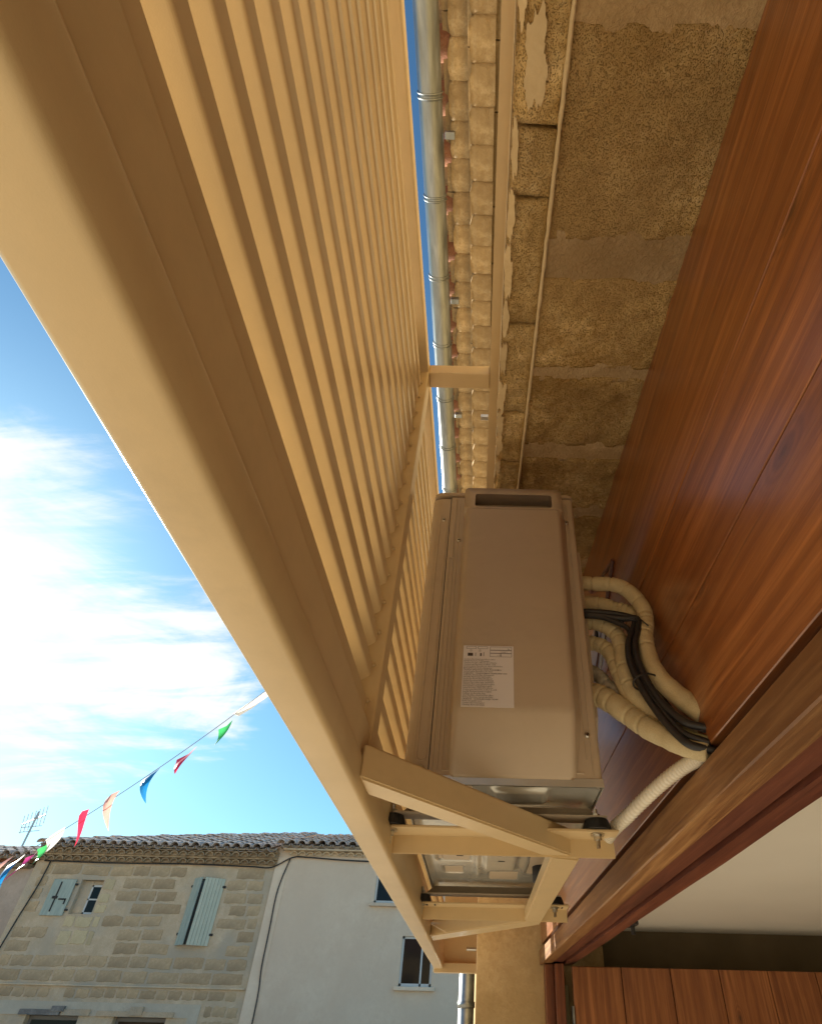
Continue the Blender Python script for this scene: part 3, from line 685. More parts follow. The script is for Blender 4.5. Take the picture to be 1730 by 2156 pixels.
for t in (1.172, 1.948):
    b = BM()
    prism(b, [(-.140, .329), (.205, .329), (.222, .303), (.222, .300), (-.158, .300), (-.158, .303)], 'z', 0, .001); b.free()
    b = BM(); Vv = []
    for (x, z_) in [(-.135, .3245), (.198, .3245), (.224, .303), (.224, .2995), (-.160, .2995), (-.160, .303)]: Vv.append((x, z_))
    A = [b.verts.new((x, t, z_ + H)) for x, z_ in Vv]; C = [b.verts.new((x, t + .002, z_ + H)) for x, z_ in Vv]
    b.faces.new(A); b.faces.new(C[::-1])
    for k in range(6): b.faces.new((A[k], A[(k + 1) % 6], C[(k + 1) % 6], C[k]))
    box(b, -.160, .224, t - .045, t, .2992, .3012); bmesh.ops.recalc_face_normals(b, faces=b.faces)
    obj('foot_rail', b, 'ac_dark', ac)
    for x in (-.165, .207):
        tt = t - .022
        b = BM(); sg = 20
        for (z_a, z_b, ra, rb) in [(.2812, .2985, .027, .021)]:
            A = [b.verts.new((x + ra * math.cos(2 * math.pi * k / sg), tt + ra * math.sin(2 * math.pi * k / sg), z_a + H)) for k in range(sg)]
            C = [b.verts.new((x + rb * math.cos(2 * math.pi * k / sg), tt + rb * math.sin(2 * math.pi * k / sg), z_b + H)) for k in range(sg)]
            for k in range(sg): b.faces.new((A[k], A[(k + 1) % sg], C[(k + 1) % sg], C[k]))
            b.faces.new(A[::-1]); b.faces.new(C)
        ft = obj('rubber_foot', b, 'rubber', ac)
        b = BM(); cyl(b, (x, tt, .2735), 'z', .0125, .0025, 20); cyl(b, (x, tt, .266), 'z', .0072, .0075, 6); cyl(b, (x, tt, .254), 'z', .0038, .013, 10); obj('bolt', b, 'bolt', ft); b = BM(); cyl(b, (x, tt, .3015), 'z', .0075, .0075, 6); cyl(b, (x, tt, .3085), 'z', .0038, .009, 10)
        obj('nut', b, 'bolt', ft)
# rating label
lab_b = BM(); box(lab_b, -.0445, .0515, .9935, .9945, .439, .562, 0); lab = obj('label_sticker', lab_b, 'label', ac)
lines = ["Contains fluorinated greenhouse gases", "Enthält fluorierte Treibhausgase", "Contient des gaz à effet de serre fluorés", "Contiene gas fluorurati ad effetto serra", "Contiene gases fluorados de efecto invernadero",
         "Bevat gefluoreerde broeikasgassen", "Περιέχει φθοριούχα αέρια θερμοκηπίου", "Contém gases fluorados com efeito", "Содержит фторированные парниковые газы", "Indeholder fluorholdige drivhusgasser", "Innehåller fluorerade växthusgaser",
         "Inneholder fluorholdige klimagasser", "Sisältää fluorattuja kasvihuonekaasuja", "Zawiera fluorowane gazy cieplarniane", "Obsahuje fluorované skleníkové plyny", "Fluortartalmú üvegházhatású gázok", "Sadrži fluorirane stakleničke plinove",
         "Conține gaze fluorurate cu efect de seră", "Sisaldab fluoritud kasvuhoonegaase", "Sudėtyje yra fluorintų dujų", "Satur fluorētas siltumnīcefekta gāzes", "Vsebuje fluorirane toplogredne pline", "Съдържа флуорсъдържащи газове", "Florlu sera gazları içerir", "Contains fluorinated gases", "Obsahuje fluórované plyny"]
tb = BM()
def text_into(s, x, z_, size, wscale=1.0):
    cu_ = bpy.data.curves.new('t', 'FONT'); cu_.body = s; cu_.size = size; cu_.resolution_u = 1
    to = bpy.data.objects.new('t', cu_); COL.objects.link(to); bpy.context.view_layer.update()
    me = bpy.data.meshes.new_from_object(to.evaluated_get(bpy.context.evaluated_depsgraph_get()))
    for v in me.vertices: v.co = Vector((x + v.co.x * wscale, .9932, z_ - .0028 + v.co.y + H))
    tb.from_mesh(me); bpy.data.objects.remove(to); bpy.data.curves.remove(cu_); bpy.data.meshes.remove(me)
for k, s in enumerate(lines): text_into(s, -.0425, .5345 - k * .0036, .0042, .90)
text_into('kg', .040, .5572, .0045); text_into('×1000 =', .026, .5505, .004); text_into('t CO₂', .020, .5435, .0035); text_into('①', -.033, .552, .006); text_into('②', -.016, .552, .006)
for (xa, xb, za, zb) in [(.0065, .048, .5555, .563), (.0065, .048, .549, .5555), (.0065, .027, .5415, .549), (.027, .048, .5415, .549), (-.039, -.020, .558, .563), (-.017, .002, .558, .563)]:
    t_ = .0006
    for q in [(xa, xb, za, za + t_), (xa, xb, zb - t_, zb), (xa, xa + t_, za, zb), (xb - t_, xb, za, zb)]:
        vs = [tb.verts.new((x, .9933, z_ - .0028 + H)) for x, z_ in ((q[0], q[2]), (q[1], q[2]), (q[1], q[3]), (q[0], q[3]))]; tb.faces.new(vs)
for q in [(-.036, -.026, .5425, .549), (-.0125, -.0095, .5425, .549), (-.0215, -.0205, .5425, .5495), (-.006, -.005, .5425, .551)]:
    vs = [tb.verts.new((x, .9933, z_ - .0028 + H)) for x, z_ in ((q[0], q[2]), (q[1], q[2]), (q[1], q[3]), (q[0], q[3]))]; tb.faces.new(vs)
obj('lettering', tb, 'ink', lab)

# ================================================================== PIPES, CABLES, HOSE
PA = [(0.197, 1.13, 0.8183), (0.2463, 1.1123, 0.8005), (0.2879, 1.0969, 0.7887), (0.3142, 1.0858, 0.769), (0.3333, 1.0732, 0.7327), (0.3413, 1.0621, 0.6945), (0.3371, 1.0526, 0.6587), (0.3262, 1.042, 0.6199), (0.3219, 1.0288, 0.5752), (0.3227, 1.0163, 0.5364), (0.3323, 1.002, 0.499), (0.3477, 0.9878, 0.4694), (0.3628, 0.9744, 0.4441), (0.3791, 0.96, 0.4195)]
PB = [(0.1956, 1.15, 0.77), (0.2392, 1.1379, 0.7632), (0.2683, 1.1295, 0.7543), (0.2928, 1.1217, 0.7397), (0.317, 1.1141, 0.7274), (0.3362, 1.1066, 0.7074), (0.3388, 1.0987, 0.672), (0.3332, 1.0893, 0.6299), (0.3278, 1.08, 0.5898)]
PC = [(0.1884, 1.13, 0.7062), (0.2357, 1.114, 0.6957), (0.2623, 1.1041, 0.6808), (0.2815, 1.0938, 0.6528), (0.2841, 1.0837, 0.6149), (0.2812, 1.073, 0.5747), (0.2811, 1.0598, 0.5291), (0.2879, 1.0479, 0.4929), (0.3033, 1.0358, 0.4643), (0.3259, 1.0219, 0.4391), (0.3518, 1.0062, 0.4142), (0.379, 0.99, 0.3928)]
PD = [(0.1944, 1.15, 0.6665), (0.2394, 1.1271, 0.6489), (0.2607, 1.1134, 0.6273), (0.2697, 1.0991, 0.5917), (0.2735, 1.0827, 0.5499), (0.2795, 1.0657, 0.5101), (0.2917, 1.0495, 0.4789), (0.3102, 1.03, 0.4477)]
PE = [(0.195, 1.12, 0.5304), (0.2241, 1.0997, 0.5169), (0.2475, 1.0792, 0.4926), (0.2719, 1.0523, 0.4563), (0.2939, 1.0254, 0.4219), (0.3172, 0.9988, 0.3947), (0.3386, 0.9726, 0.3701), (0.3685, 0.95, 0.352)]
PS = [(0.2098, 1.14, 0.5943), (0.2267, 1.1316, 0.5835), (0.2396, 1.1236, 0.5679), (0.2575, 1.1081, 0.5328), (0.2753, 1.0941, 0.5046), (0.292, 1.08, 0.4775)]
C1 = [(0.1838, 1.09, 0.7081), (0.2454, 1.0703, 0.6941), (0.2864, 1.0565, 0.68), (0.3109, 1.0472, 0.6637), (0.3039, 1.0408, 0.6362), (0.2874, 1.0314, 0.5991), (0.2805, 1.0206, 0.5566), (0.283, 1.0102, 0.5199), (0.2897, 0.9981, 0.4814), (0.2996, 0.9853, 0.4447), (0.3114, 0.9723, 0.4113), (0.3252, 0.9595, 0.3822), (0.3403, 0.9486, 0.3624), (0.3747, 0.94, 0.3512)]
C2 = [(0.1833, 1.09, 0.7023), (0.2441, 1.0687, 0.6847), (0.2902, 1.0516, 0.6677), (0.316, 1.042, 0.6624), (0.3129, 1.0345, 0.6326), (0.299, 1.0247, 0.5955), (0.2944, 1.0129, 0.5528), (0.2975, 1.0015, 0.5159), (0.3041, 0.9894, 0.4805), (0.3154, 0.9749, 0.4432), (0.3304, 0.9621, 0.4166), (0.3445, 0.9521, 0.3998), (0.3758, 0.94, 0.3879)]
C3 = [(0.1829, 1.09, 0.6965), (0.2436, 1.0683, 0.6807), (0.2768, 1.0546, 0.6582), (0.2944, 1.0459, 0.639), (0.294, 1.0369, 0.6058), (0.2873, 1.0239, 0.5586), (0.2907, 1.0122, 0.5211), (0.2982, 0.9987, 0.4819), (0.3098, 0.9839, 0.4443), (0.3228, 0.9685, 0.4087), (0.3369, 0.9555, 0.3834), (0.37, 0.94, 0.3633)]
C4 = [(0.3084, 1.05, 0.5512), (0.3119, 1.03, 0.5111), (0.3196, 1.01, 0.464), (0.3289, .99, 0.423), (0.3396, 0.9662, 0.3941), (0.3717, 0.94, 0.3705)]
C5 = [(0.3222, 1.05, 0.5614), (0.3273, 1.0372, 0.5104), (0.3342, 1.0094, 0.4578), (0.3427, 0.9773, 0.4196), (0.374, 0.94, 0.3804)]
HO = [(0.3716, 0.960, 0.3497), (0.355, 0.9762, 0.3499), (0.3357, 1.0092, 0.3462), (0.311, 1.0523, 0.3352), (0.2867, 1.095, 0.3204), (0.2609, 1.1396, 0.3025), (0.2428, 1.1684, 0.2909), (0.2314, 1.19, 0.2798)]
def foam(pts, r0, seed, bulge=None, dens=16):
    P = spline(pts, dens); n = len(P); rg = random.Random(seed); cr_ = set(); i = 8
    cuts_ = []
    while i < n * .62: cuts_.append(i); i += rg.randint(6, 20)
    def rad(i, n_):
        r = r0 * 1.1 * (1 + .05 * noise.noise(Vector((i * .11, seed, 0))))
        if bulge: r *= bulge(i / n_)
        for c in cuts_:
            if abs(i - c) == 0: r *= .80
            elif abs(i - c) == 1: r *= .965
        return r
    b = BM(); tube(b, P, rad, 18)
    for v in b.verts: v.co += v.normal * .0006 * noise.noise(v.co * 130 + Vector((seed, 0, 0)))
    return b
G = 'insulated refrigerant pipes'
tag(obj('insulated_pipe', foam(PA, .0155, 1, lambda s: 1 + .35 * max(0, s - .6)), 'foam', smooth=True), 'topmost thick beige insulated pipe arching highest beside the unit', 'pipe', G)
tag(obj('insulated_pipe', foam(PB, .0146, 2), 'foam', smooth=True), 'second beige insulated pipe from the top, tucked behind the black cables', 'pipe', G)
tag(obj('insulated_pipe', foam(PC, .0155, 3, lambda s: 1 + .2 * max(0, s - .5)), 'foam', smooth=True), 'middle beige insulated pipe curving just left of the black cables', 'pipe', G)
tag(obj('insulated_pipe', foam(PD, .0150, 4), 'foam', smooth=True), 'fourth beige insulated pipe bending down under the middle one', 'pipe', G)
tag(obj('insulated_pipe', foam(PE, .0190, 5, lambda s: 1.15 - .35 * s), 'foam', smooth=True), 'lowest and fattest beige insulated pipe sweeping right to the panel', 'pipe', G)
tag(obj('insulated_pipe', foam(PS, .0130, 6), 'foil', smooth=True), 'short torn grey foil sleeved pipe above the lowest pipe', 'pipe', G)
G = 'electric cables of the air conditioner'
for k, (pts, r, mt, lb) in enumerate([(C1, .0062, 'cable', 'leftmost black electric cable over the middle insulated pipe'), (C2, .0060, 'cable', 'rightmost black electric cable beside the topmost insulated pipe'), (C3, .0050, 'cable', 'thin black electric cable lying between the two thicker ones'),
                                      (C4, .0034, 'olive', 'thin olive cable among the black cables, lower strand'), (C5, .0044, 'cable', 'short black cable emerging beneath the cable tie')]):
    b = BM(); tube(b, spline(pts, 8), r * 1.12, 10); tag(obj('electric_cable', b, mt, smooth=True), lb, 'cable', G)
def ring(c, nrm, rx, r, squash=1):
    n_ = Vector(nrm).normalized(); u = n_.orthogonal().normalized(); v = n_.cross(u)
    return [Vector(c) + (u * math.cos(a) + v * math.sin(a) * squash) * rx for a in [2 * math.pi * k / 24 for k in range(25)]]
b = BM(); tube(b, ring((.303, 1.047, .651), (-.2, -.1, -1), .017, 0), .0017, 6); tube(b, [(.318, 1.03, .655), (.330, 1.02, .632)], .0016, 6); tag(obj('cable_tie', b, 'cable', smooth=True), 'black cable tie at the upper bend of the cables', 'cable tie')
b = BM(); tube(b, ring((.300, 1.005, .500), (.35, -.2, -1), .034, 0, .62), .0019, 6); tag(obj('cable_tie', b, 'cable', smooth=True), 'black cable tie strapping cables to the pipes lower down', 'cable tie')
b = BM(); P = spline(HO, 26); tube(b, P, lambda i, n: .0112 + .0012 * math.sin(i * 2 * math.pi / 4.0), 16); tag(obj('condensate_hose', b, 'hose', smooth=True), 'white ribbed condensate hose sloping from the panel to the right foot', 'hose')

# ================================================================== FAR HOUSES
FY = 22.0
def fhouse(name, x0, x1, ztop, mat, label, depth=8, y=FY):
    t = thing(name, ((x0 + x1) / 2, y, -H), label, 'house')
    return t
# --- stone house
fh = thing('far_stone_house', (-10.7, FY, -H), 'buff block stone house with sage shutters and double tiled eave across the square', 'house')
XA, XB = -14.68, -6.8
openings = [(-12.94, -12.22, 2.68, 3.60), (-9.25, -8.45, 1.98, 3.70), (-12.9, -11.4, -1.4, .30), (-10.4, -8.9, -1.4, .30)]
def wall_with_holes(bm, x0, x1, z0_, z1_, holes, y0, depth):
    xs = sorted(set([x0, x1] + [v for h in holes for v in h[:2]])); zs_ = sorted(set([z0_, z1_] + [v for h in holes for v in h[2:]]))
    for xa, xb in zip(xs, xs[1:]):
        for za, zb in zip(zs_, zs_[1:]):
            if any(h[0] <= (xa + xb) / 2 <= h[1] and h[2] <= (za + zb) / 2 <= h[3] for h in holes): continue
            vs = [bm.verts.new(p) for p in ((xa, y0, za + H), (xb, y0, za + H), (xb, y0, zb + H), (xa, y0, zb + H))]; bm.faces.new(vs)
    for h in holes:
        c = [(h[0], h[2]), (h[1], h[2]), (h[1], h[3]), (h[0], h[3])]
        for k in range(4):
            a, d = c[k], c[(k + 1) % 4]
            vs = [bm.verts.new(p) for p in ((a[0], y0, a[1] + H), (d[0], y0, d[1] + H), (d[0], y0 + depth, d[1] + H), (a[0], y0 + depth, a[1] + H))]; bm.faces.new(vs)
    bmesh.ops.remove_doubles(bm, verts=bm.verts, dist=1e-5)
b = BM(); wall_with_holes(b, XA, XB, -H, 4.35, openings, FY, .32); box(b, XA, XB, FY + .4, FY + 7, -H, 4.3)
obj('wall', b, 'farmortar', fh)
def stone_mesh(w_, h_, seed, th=.018):
    b = BM(); n = 20; fr_ = []; bk = []
    per = []
    for k in range(n):
        a = 2 * math.pi * (k + .5) / n; c, s = math.cos(a), math.sin(a); m_ = max(abs(c), abs(s)); sq = .955
        x = c / m_ * sq + c * (1 - sq); z_ = s / m_ * sq + s * (1 - sq)
        jx = .05 * noise.noise(Vector((x * 2 + seed, z_ * 2, seed))); jz = .10 * noise.noise(Vector((x * 2, z_ * 2 + seed, seed + 5)))
        per.append((x * w_ / 2 + .03 * noise.noise(Vector((x * 3 + seed, z_ * 3, seed))), z_ * h_ / 2 + .035 * noise.noise(Vector((x * 3, z_ * 3 + seed, seed + 5)))))
    f = [b.verts.new((x * .97, -th, z_ * .95)) for x, z_ in per]; k_ = [b.verts.new((x, .004, z_)) for x, z_ in per]
    b.faces.new(f)
    for i in range(n): b.faces.new((f[i], f[(i + 1) % n], k_[(i + 1) % n], k_[i]))
    bmesh.ops.recalc_face_normals(b, faces=b.faces)
    me = bpy.data.meshes.new('stone'); b.to_mesh(me); b.free(); return me
def put_stones(parent, rows_, x0, x1, wmin, wmax, mat, skip, seed, fill=.86, th=.018):
    rg = random.Random(seed); lib = {}
    py = root_of(parent).location
    for (za, zb) in rows_:
        x = x0 + rg.uniform(-.3, 0)
        while x < x1:
            w_ = rg.choice([wmin, (wmin + wmax) / 2, wmax, wmin * 1.2]); key = (round(w_, 2), round(zb - za, 2), rg.randrange(4))
            xa, xb = max(x, x0) + .03, min(x + w_, x1) - .03
            x += w_
            if xb - xa < .12: continue
            if any(xb > h[0] - .02 and xa < h[1] + .02 and zb > h[2] and za < h[3] for h in skip): continue
            if rg.random() > fill: continue
            if key not in lib:
                lib[key] = stone_mesh(w_ - .07, (zb - za) - .075, rg.uniform(0, 99), th); lib[key].materials.append(M[mat])
            o = bpy.data.objects.new('stone', lib[key]); COL.objects.link(o); o.parent = parent
            o.location = ((xa + xb) / 2 - py.x, FY - .001 - py.y + rg.uniform(0, .006), (za + zb) / 2 + H - py.z + rg.uniform(-.012, .012)); o.scale.x = (xb - xa) / (w_ - .07) ; o.rotation_euler.y = rg.uniform(-.012, .012)
sk = [(h[0] - .12, h[1] + .12, h[2] - .05, h[3] + .05) for h in openings[:2]] + [(-13.95, -13.05, 2.5, 3.7), (-13.0, -11.85, 1.85, 3.7)]
rws = [(1.02 + k * .335, 1.02 + (k + 1) * .335) for k in range(9)]
put_stones(fh, rws, XA + .25, XB - .15, .55, .95, 'farstone', sk, 5, .975)
put_stones(fh, [(.66, .93)], XA, XB - .1, .34, .5, 'farstone', [], 9, .95)
put_stones(fh, [(.30, .60), (-.05, .27)], XB - 1.1, XB - .1, .34, .5, 'farstone', [], 11, .95)
put_stones(fh, [(2.32, 2.66), (1.88, 2.30)], -12.98, -11.85, .5, .6, 'farlight', [], 21, 1)
for (a, c) in [(3.30, 3.66), (2.98, 3.28), (2.68, 2.96)]: put_stones(fh, [(a, c)], -12.19, -11.80, .5, .5, 'farlight', [], int(a * 10), 1)
b = BM(); box(b, XA - .1, XB - .05, FY - .07, FY + .01, .945, .985, .01); obj('string_course', b, 'farmortar', fh)
b = BM(); box(b, XA + .1, XB - 1.2, FY - .02, FY + .01, .30, .60); box(b, XB - 1.5, XB - 1.2, FY - .02, FY + .01, -.5, .299); obj('plaster_band', b, 'oldplaster', fh)
b = BM(); box(b, -13.1, -11.95, FY - .10, FY - .021, .30, .42); box(b, -12.2, -11.85, FY - .12, FY - .021, .38, .50); obj('window_hood', b, 'darkledge', fh)
b = BM(); box(b, -11.9, -11.1, FY - .07, FY - .021, .30, .44); obj('window_hood', b, 'farmortar', fh)
b = BM(); box(b, -10.9, -8.7, FY - .07, FY - .021, .30, .42); box(b, -9.95, -9.6, FY - .11, FY - .021, .33, .52); obj('window_hood', b, 'farmortar', fh)
for (xa, xb) in ((-12.9, -11.4), (-10.4, -8.9)):
    b = BM(); box(b, xa, xb, FY + .2, FY + .22, -1.4, .29); w0 = obj('window', b, 'gframe', fh)
    b = BM(); box(b, xa + .1, xb - .1, FY + .18, FY + .199, -1.3, .2); obj('pane', b, 'glass', w0)
# window 1 (small) with open shutter
b = BM(); x0_, x1_, za, zb = -12.62, -12.20, 2.70, 3.48
for q in [(x0_, x0_ + .05, za, zb), (x1_ - .05, x1_, za, zb), (x0_, x1_, za, za + .05), (x0_, x1_, zb - .05, zb), (x0_, x1_, (za + zb) / 2 - .02, (za + zb) / 2 + .02)]: box(b, q[0], q[1], FY + .16, FY + .20, q[2], q[3])
w1 = obj('window', b, 'wframe', fh)
for (a, c) in ((za + .05, (za + zb) / 2 - .02), ((za + zb) / 2 + .02, zb - .05)):
    b = BM(); box(b, x0_ + .05, x1_ - .05, FY + .175, FY + .185, a, c); obj('pane', b, 'glass', w1)
b = BM(); box(b, -12.95, -12.2, FY + .15, FY + .31, 2.69, 3.59); 
b.free(); b = BM(); box(b, -12.95, -12.625, FY + .18, FY + .31, 2.69, 3.59); obj('window_reveal', b, 'farmortar', fh)
b = BM(); prism(b, [(-12.62, 3.48), (-12.2, 3.48), (-12.2, 3.59), (-12.62, 3.59)], 'y', FY + .18, FY + .31); obj('window_reveal', b, 'farmortar', fh)
sh = BM(); box(sh, -13.80, -13.08, FY - .06, FY - .025, 2.62, 3.59, .006); s1 = obj('shutter', sh, 'shutter', fh)
b = BM(); box(b, -13.54, -13.50, FY - .075, FY - .061, 2.72, 3.52); box(b, -13.62, -13.46, FY - .08, FY - .06, 3.06, 3.13); box(b, -13.40, -13.16, FY - .078, FY - .061, 3.03, 3.07); box(b, -13.20, -13.16, FY - .078, FY - .061, 2.92, 3.05); obj('bolt_bar', b, 'iron', s1)
for z_ in (2.75, 3.43): b = BM(); box(b, -13.08, -13.0, FY - .06, FY - .01, z_, z_ + .05); obj('hinge', b, 'iron', s1)
# window 2 tall, half closed shutters
b = BM(); box(b, -9.22, -8.5, FY + .14, FY + .18, 2.0, 3.68); w2 = obj('window', b, 'gframe', fh)
b = BM(); box(b, -9.0, -8.85, FY + .125, FY + .139, 2.05, 3.6); box(b, -8.8, -8.55, FY + .125, FY + .139, 2.05, 3.6); obj('pane', b, 'glass', w2)
def shutter_leaf(hx, wdt, ang, za, zb, n, mat, name='shutter'):
    """hinged at hx, swung by ang from the wall plane; each board separate"""
    lead = None; hv = Vector((hx, FY - .03, 0)); d = Vector((math.cos(ang), -math.sin(ang), 0)) ; nn = Vector((d.y, -d.x, 0))
    for k in range(n):
        a = wdt * k / n + .004; c = wdt * (k + 1) / n - .004
        b = BM(); P4 = [hv + d * a, hv + d * c, hv + d * c + nn * .03, hv + d * a + nn * .03]
        prism(b, [(p.x, p.y) for p in P4], 'z', za, zb)
        if lead is None: lead = obj(name, b, mat, fh)
        else: obj('board', b, mat, lead)
    return lead
shutter_leaf(-9.28, .42, R(38), 1.95, 3.70, 3, 'shutter')
s_ = shutter_leaf(-8.30, .62, R(152), 1.95, 3.70, 6, 'shutter2')
for z_ in (2.2, 3.45):
    b = BM(); box(b, -8.34, -8.24, FY - .05, FY + .0, z_, z_ + .06); box(b, -9.34, -9.24, FY - .05, FY + .0, z_, z_ + .06); obj('hinge', b, 'iron', fh)
# eaves
def eave_rows(parent, x0, x1, rows_, mat='fareave', w_=.29):
    py = root_of(parent).location
    b = BM(); n = 8; sg = [(w_ * .48 * math.cos(math.pi * k / n), w_ * .40 * math.sin(math.pi * k / n)) for k in range(n + 1)]
    o_ = sg + [(x * .78, z_ * .72) for x, z_ in sg[::-1]]
    A = [b.verts.new((x, 0, z_)) for x, z_ in o_]; C = [b.verts.new((x, .30, z_)) for x, z_ in o_]; m_ = len(o_)
    for k in range(n): b.faces.new((A[k], A[k + 1], A[m_ - 2 - k], A[m_ - 1 - k]))
    for k in range(m_): b.faces.new((A[k], C[k], C[(k + 1) % m_], A[(k + 1) % m_]))
    bmesh.ops.recalc_face_normals(b, faces=b.faces)
    me = bpy.data.meshes.new('eave_tile'); b.to_mesh(me); b.free(); me.materials.append(M[mat])
    for (proj_, z_) in rows_:
        x = x0 + .1
        while x < x1:
            o = bpy.data.objects.new('eave_tile', me); COL.objects.link(o); o.parent = parent
            o.location = (x - py.x, FY - proj_ - py.y + rnd.uniform(-.008, .008), z_ + H - py.z + rnd.uniform(-.008, .008)); x += w_
        b = BM(); box(b, x0, x1, FY - proj_ - .01, FY + .3, z_ + w_ * .42, z_ + w_ * .42 + .045); obj('eave_board', b, mat, parent)
        b = BM(); box(b, x0, x1, FY - proj_ + .10, FY + .3, z_ - .01, z_ + w_ * .42); obj('eave_mortar', b, 'fareave' if mat == 'fareave' else mat, parent)
eave_rows(fh, XA + .1, XB + .05, [(.17, 4.13), (.33, 4.31)])
def roof(parent, x0, x1, z0_, slope, dl, dr, y0, mat='rooftile', w_=.34):
    """courses of canal tiles; dl/dr = depth of the roof at the left and right ends"""
    py = root_of(parent).location; L_ = .42; lib = []
    for cv in (1, -1):
        for s in range(2):
            b = BM(); n = 6; r0, r1 = w_ * .46, w_ * .38
            def arc(r): return [(r * math.cos(math.pi * k / n), r * .75 * math.sin(math.pi * k / n) * cv) for k in range(n + 1)]
            def rg_(r, y): return [b.verts.new((x, y, z_)) for x, z_ in arc(r)] + [b.verts.new((x * .86, y, z_ - .012)) for x, z_ in arc(r)[::-1]]
            A = rg_(r0, 0); C = rg_(r1, L_ * 1.12); m_ = len(A)
            for k in range(m_): b.faces.new((A[k], C[k], C[(k + 1) % m_], A[(k + 1) % m_]))
            for k in range(n): b.faces.new((A[k], A[k + 1], A[m_ - 2 - k], A[m_ - 1 - k]))
            bmesh.ops.recalc_face_normals(b, faces=b.faces)
            me = bpy.data.meshes.new('roof_tile'); b.to_mesh(me); b.free(); me.materials.append(M[mat]); lib.append(me)
    dk = BM(); prism(dk, [(y0 + .08, z0_ - .10), (y0 + .08, z0_ - .03), (y0 + .08 + max(dl, dr) * .1, z0_ - .03 + max(dl, dr) * .1 * math.tan(slope)), (y0 + .5, z0_ - .10)], 'x', x0, x1); obj('roof_deck', dk, 'fareave', parent)
    x = x0; i = 0; big = BM(); cnt = 0
    while x < x1:
        dep = dl + (dr - dl) * (x - x0) / (x1 - x0); rws_ = max(1, int(dep / L_)); cv = i % 2
        for j in range(rws_):
            yy = y0 + j * L_ * math.cos(slope) + rnd.uniform(-.03, .03); zz = z0_ + j * L_ * math.sin(slope) + (0 if cv == 0 else -.0) + rnd.uniform(-.012, .012)
            if j < 3:
                o = bpy.data.objects.new('roof_tile', lib[cv * 2]); COL.objects.link(o); o.parent = parent
                o.location = (x - py.x, yy - py.y, zz + H - py.z); o.rotation_euler = (slope - .03, rnd.uniform(-.03, .03), rnd.uniform(-.03, .03))
            else:
                tmp = BM(); tmp.from_mesh(lib[cv * 2]); bmesh.ops.transform(tmp, matrix=Matrix.Translation((x, yy, zz + H)) @ Matrix.Rotation(rnd.uniform(-.04, .04), 4, 'Z') @ Matrix.Rotation(slope - .03, 4, 'X'), verts=tmp.verts)
                mm = bpy.data.meshes.new('q'); tmp.to_mesh(mm); tmp.free(); big.from_mesh(mm); bpy.data.meshes.remove(mm)
        x += w_ / 2; i += 1
    if len(big.verts): obj('upper_roof_tiles', big, mat, parent, kind='stuff')
    else: big.free()
roof(fh, XA + .1, XB, 4.55, R(17), 1.2, 6.5, FY - .42)
# --- rendered house
gh = thing('far_rendered_house', (-2.5, FY, -H), 'grey rendered house with small dark windows right of the stone house', 'house')
GX0, GX1 = XB, 3.2
ops = [(-3.42, -2.35, 3.16, 4.0), (-2.38, -1.42, 1.12, 2.32), (-.4, .6, 1.12, 2.32), (-.4, .6, 3.16, 4.0), (-5.2, -4.2, -1.6, -.1)]
b = BM(); wall_with_holes(b, GX0, GX1, -H, 4.62, ops, FY - .03, .25); box(b, GX0, GX1, FY + .4, FY + 7, -H, 4.6); obj('wall', b, 'render', gh)
b = BM(); box(b, GX0 + .002, GX0 + .42, FY - .05, FY - .031, -H, 4.35); obj('render_pilaster', b, 'render', gh)
for (xa, xb, za, zb) in ops:
    b = BM()
    for q in [(xa, xa + .06, za, zb), (xb - .06, xb, za, zb), (xa, xb, za, za + .07), (xa, xb, zb - .06, zb), ((xa + xb) / 2 + .12, (xa + xb) / 2 + .17, za, zb)]: box(b, q[0], q[1], FY + .05, FY + .09, q[2], q[3])
    f_ = obj('window', b, 'wframe', gh); b = BM(); box(b, xa + .06, xb - .06, FY + .07, FY + .08, za + .07, zb - .06); obj('pane', b, 'glass', f_)
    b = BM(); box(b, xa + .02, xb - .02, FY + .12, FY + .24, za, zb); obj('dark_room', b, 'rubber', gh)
    b = BM(); box(b, xa - .12, xb + .12, FY - .16, FY + .02, za - .10, za - .01, .01); obj('window_sill', b, 'render', f_)
eave_rows(gh, GX0 + .45, GX1, [(.16, 4.42)], 'farmortar', .27)
b = BM(); box(b, GX0 + .2, GX1, FY - .28, FY + .3, 4.54, 4.58); obj('eave_board', b, 'farmortar', gh)
roof(gh, GX0 + .1, -2.0, 4.70, R(15), 6.2, 7, FY - .34, w_=.34)
# --- left neighbour
nh = thing('far_pinkish_house', (-19, FY, -H), 'pinkish plastered house at the left edge beside the stone house', 'house')
b = BM(); box(b, -25, XA - .003, FY + .02, FY + 7, -H, 3.9); obj('wall', b, 'pinkrender', nh)
b = BM(); box(b, -25, XA - .1, FY - .25, FY + .3, 3.86, 3.98); obj('eave_board', b, 'fareave', nh)
eave_rows(nh, -19, XA - .1, [(.22, 4.02)], 'terracotta', .36)
roof(nh, -20, XA + .1, 4.2, R(16), 2.6, 2.0, FY - .35)
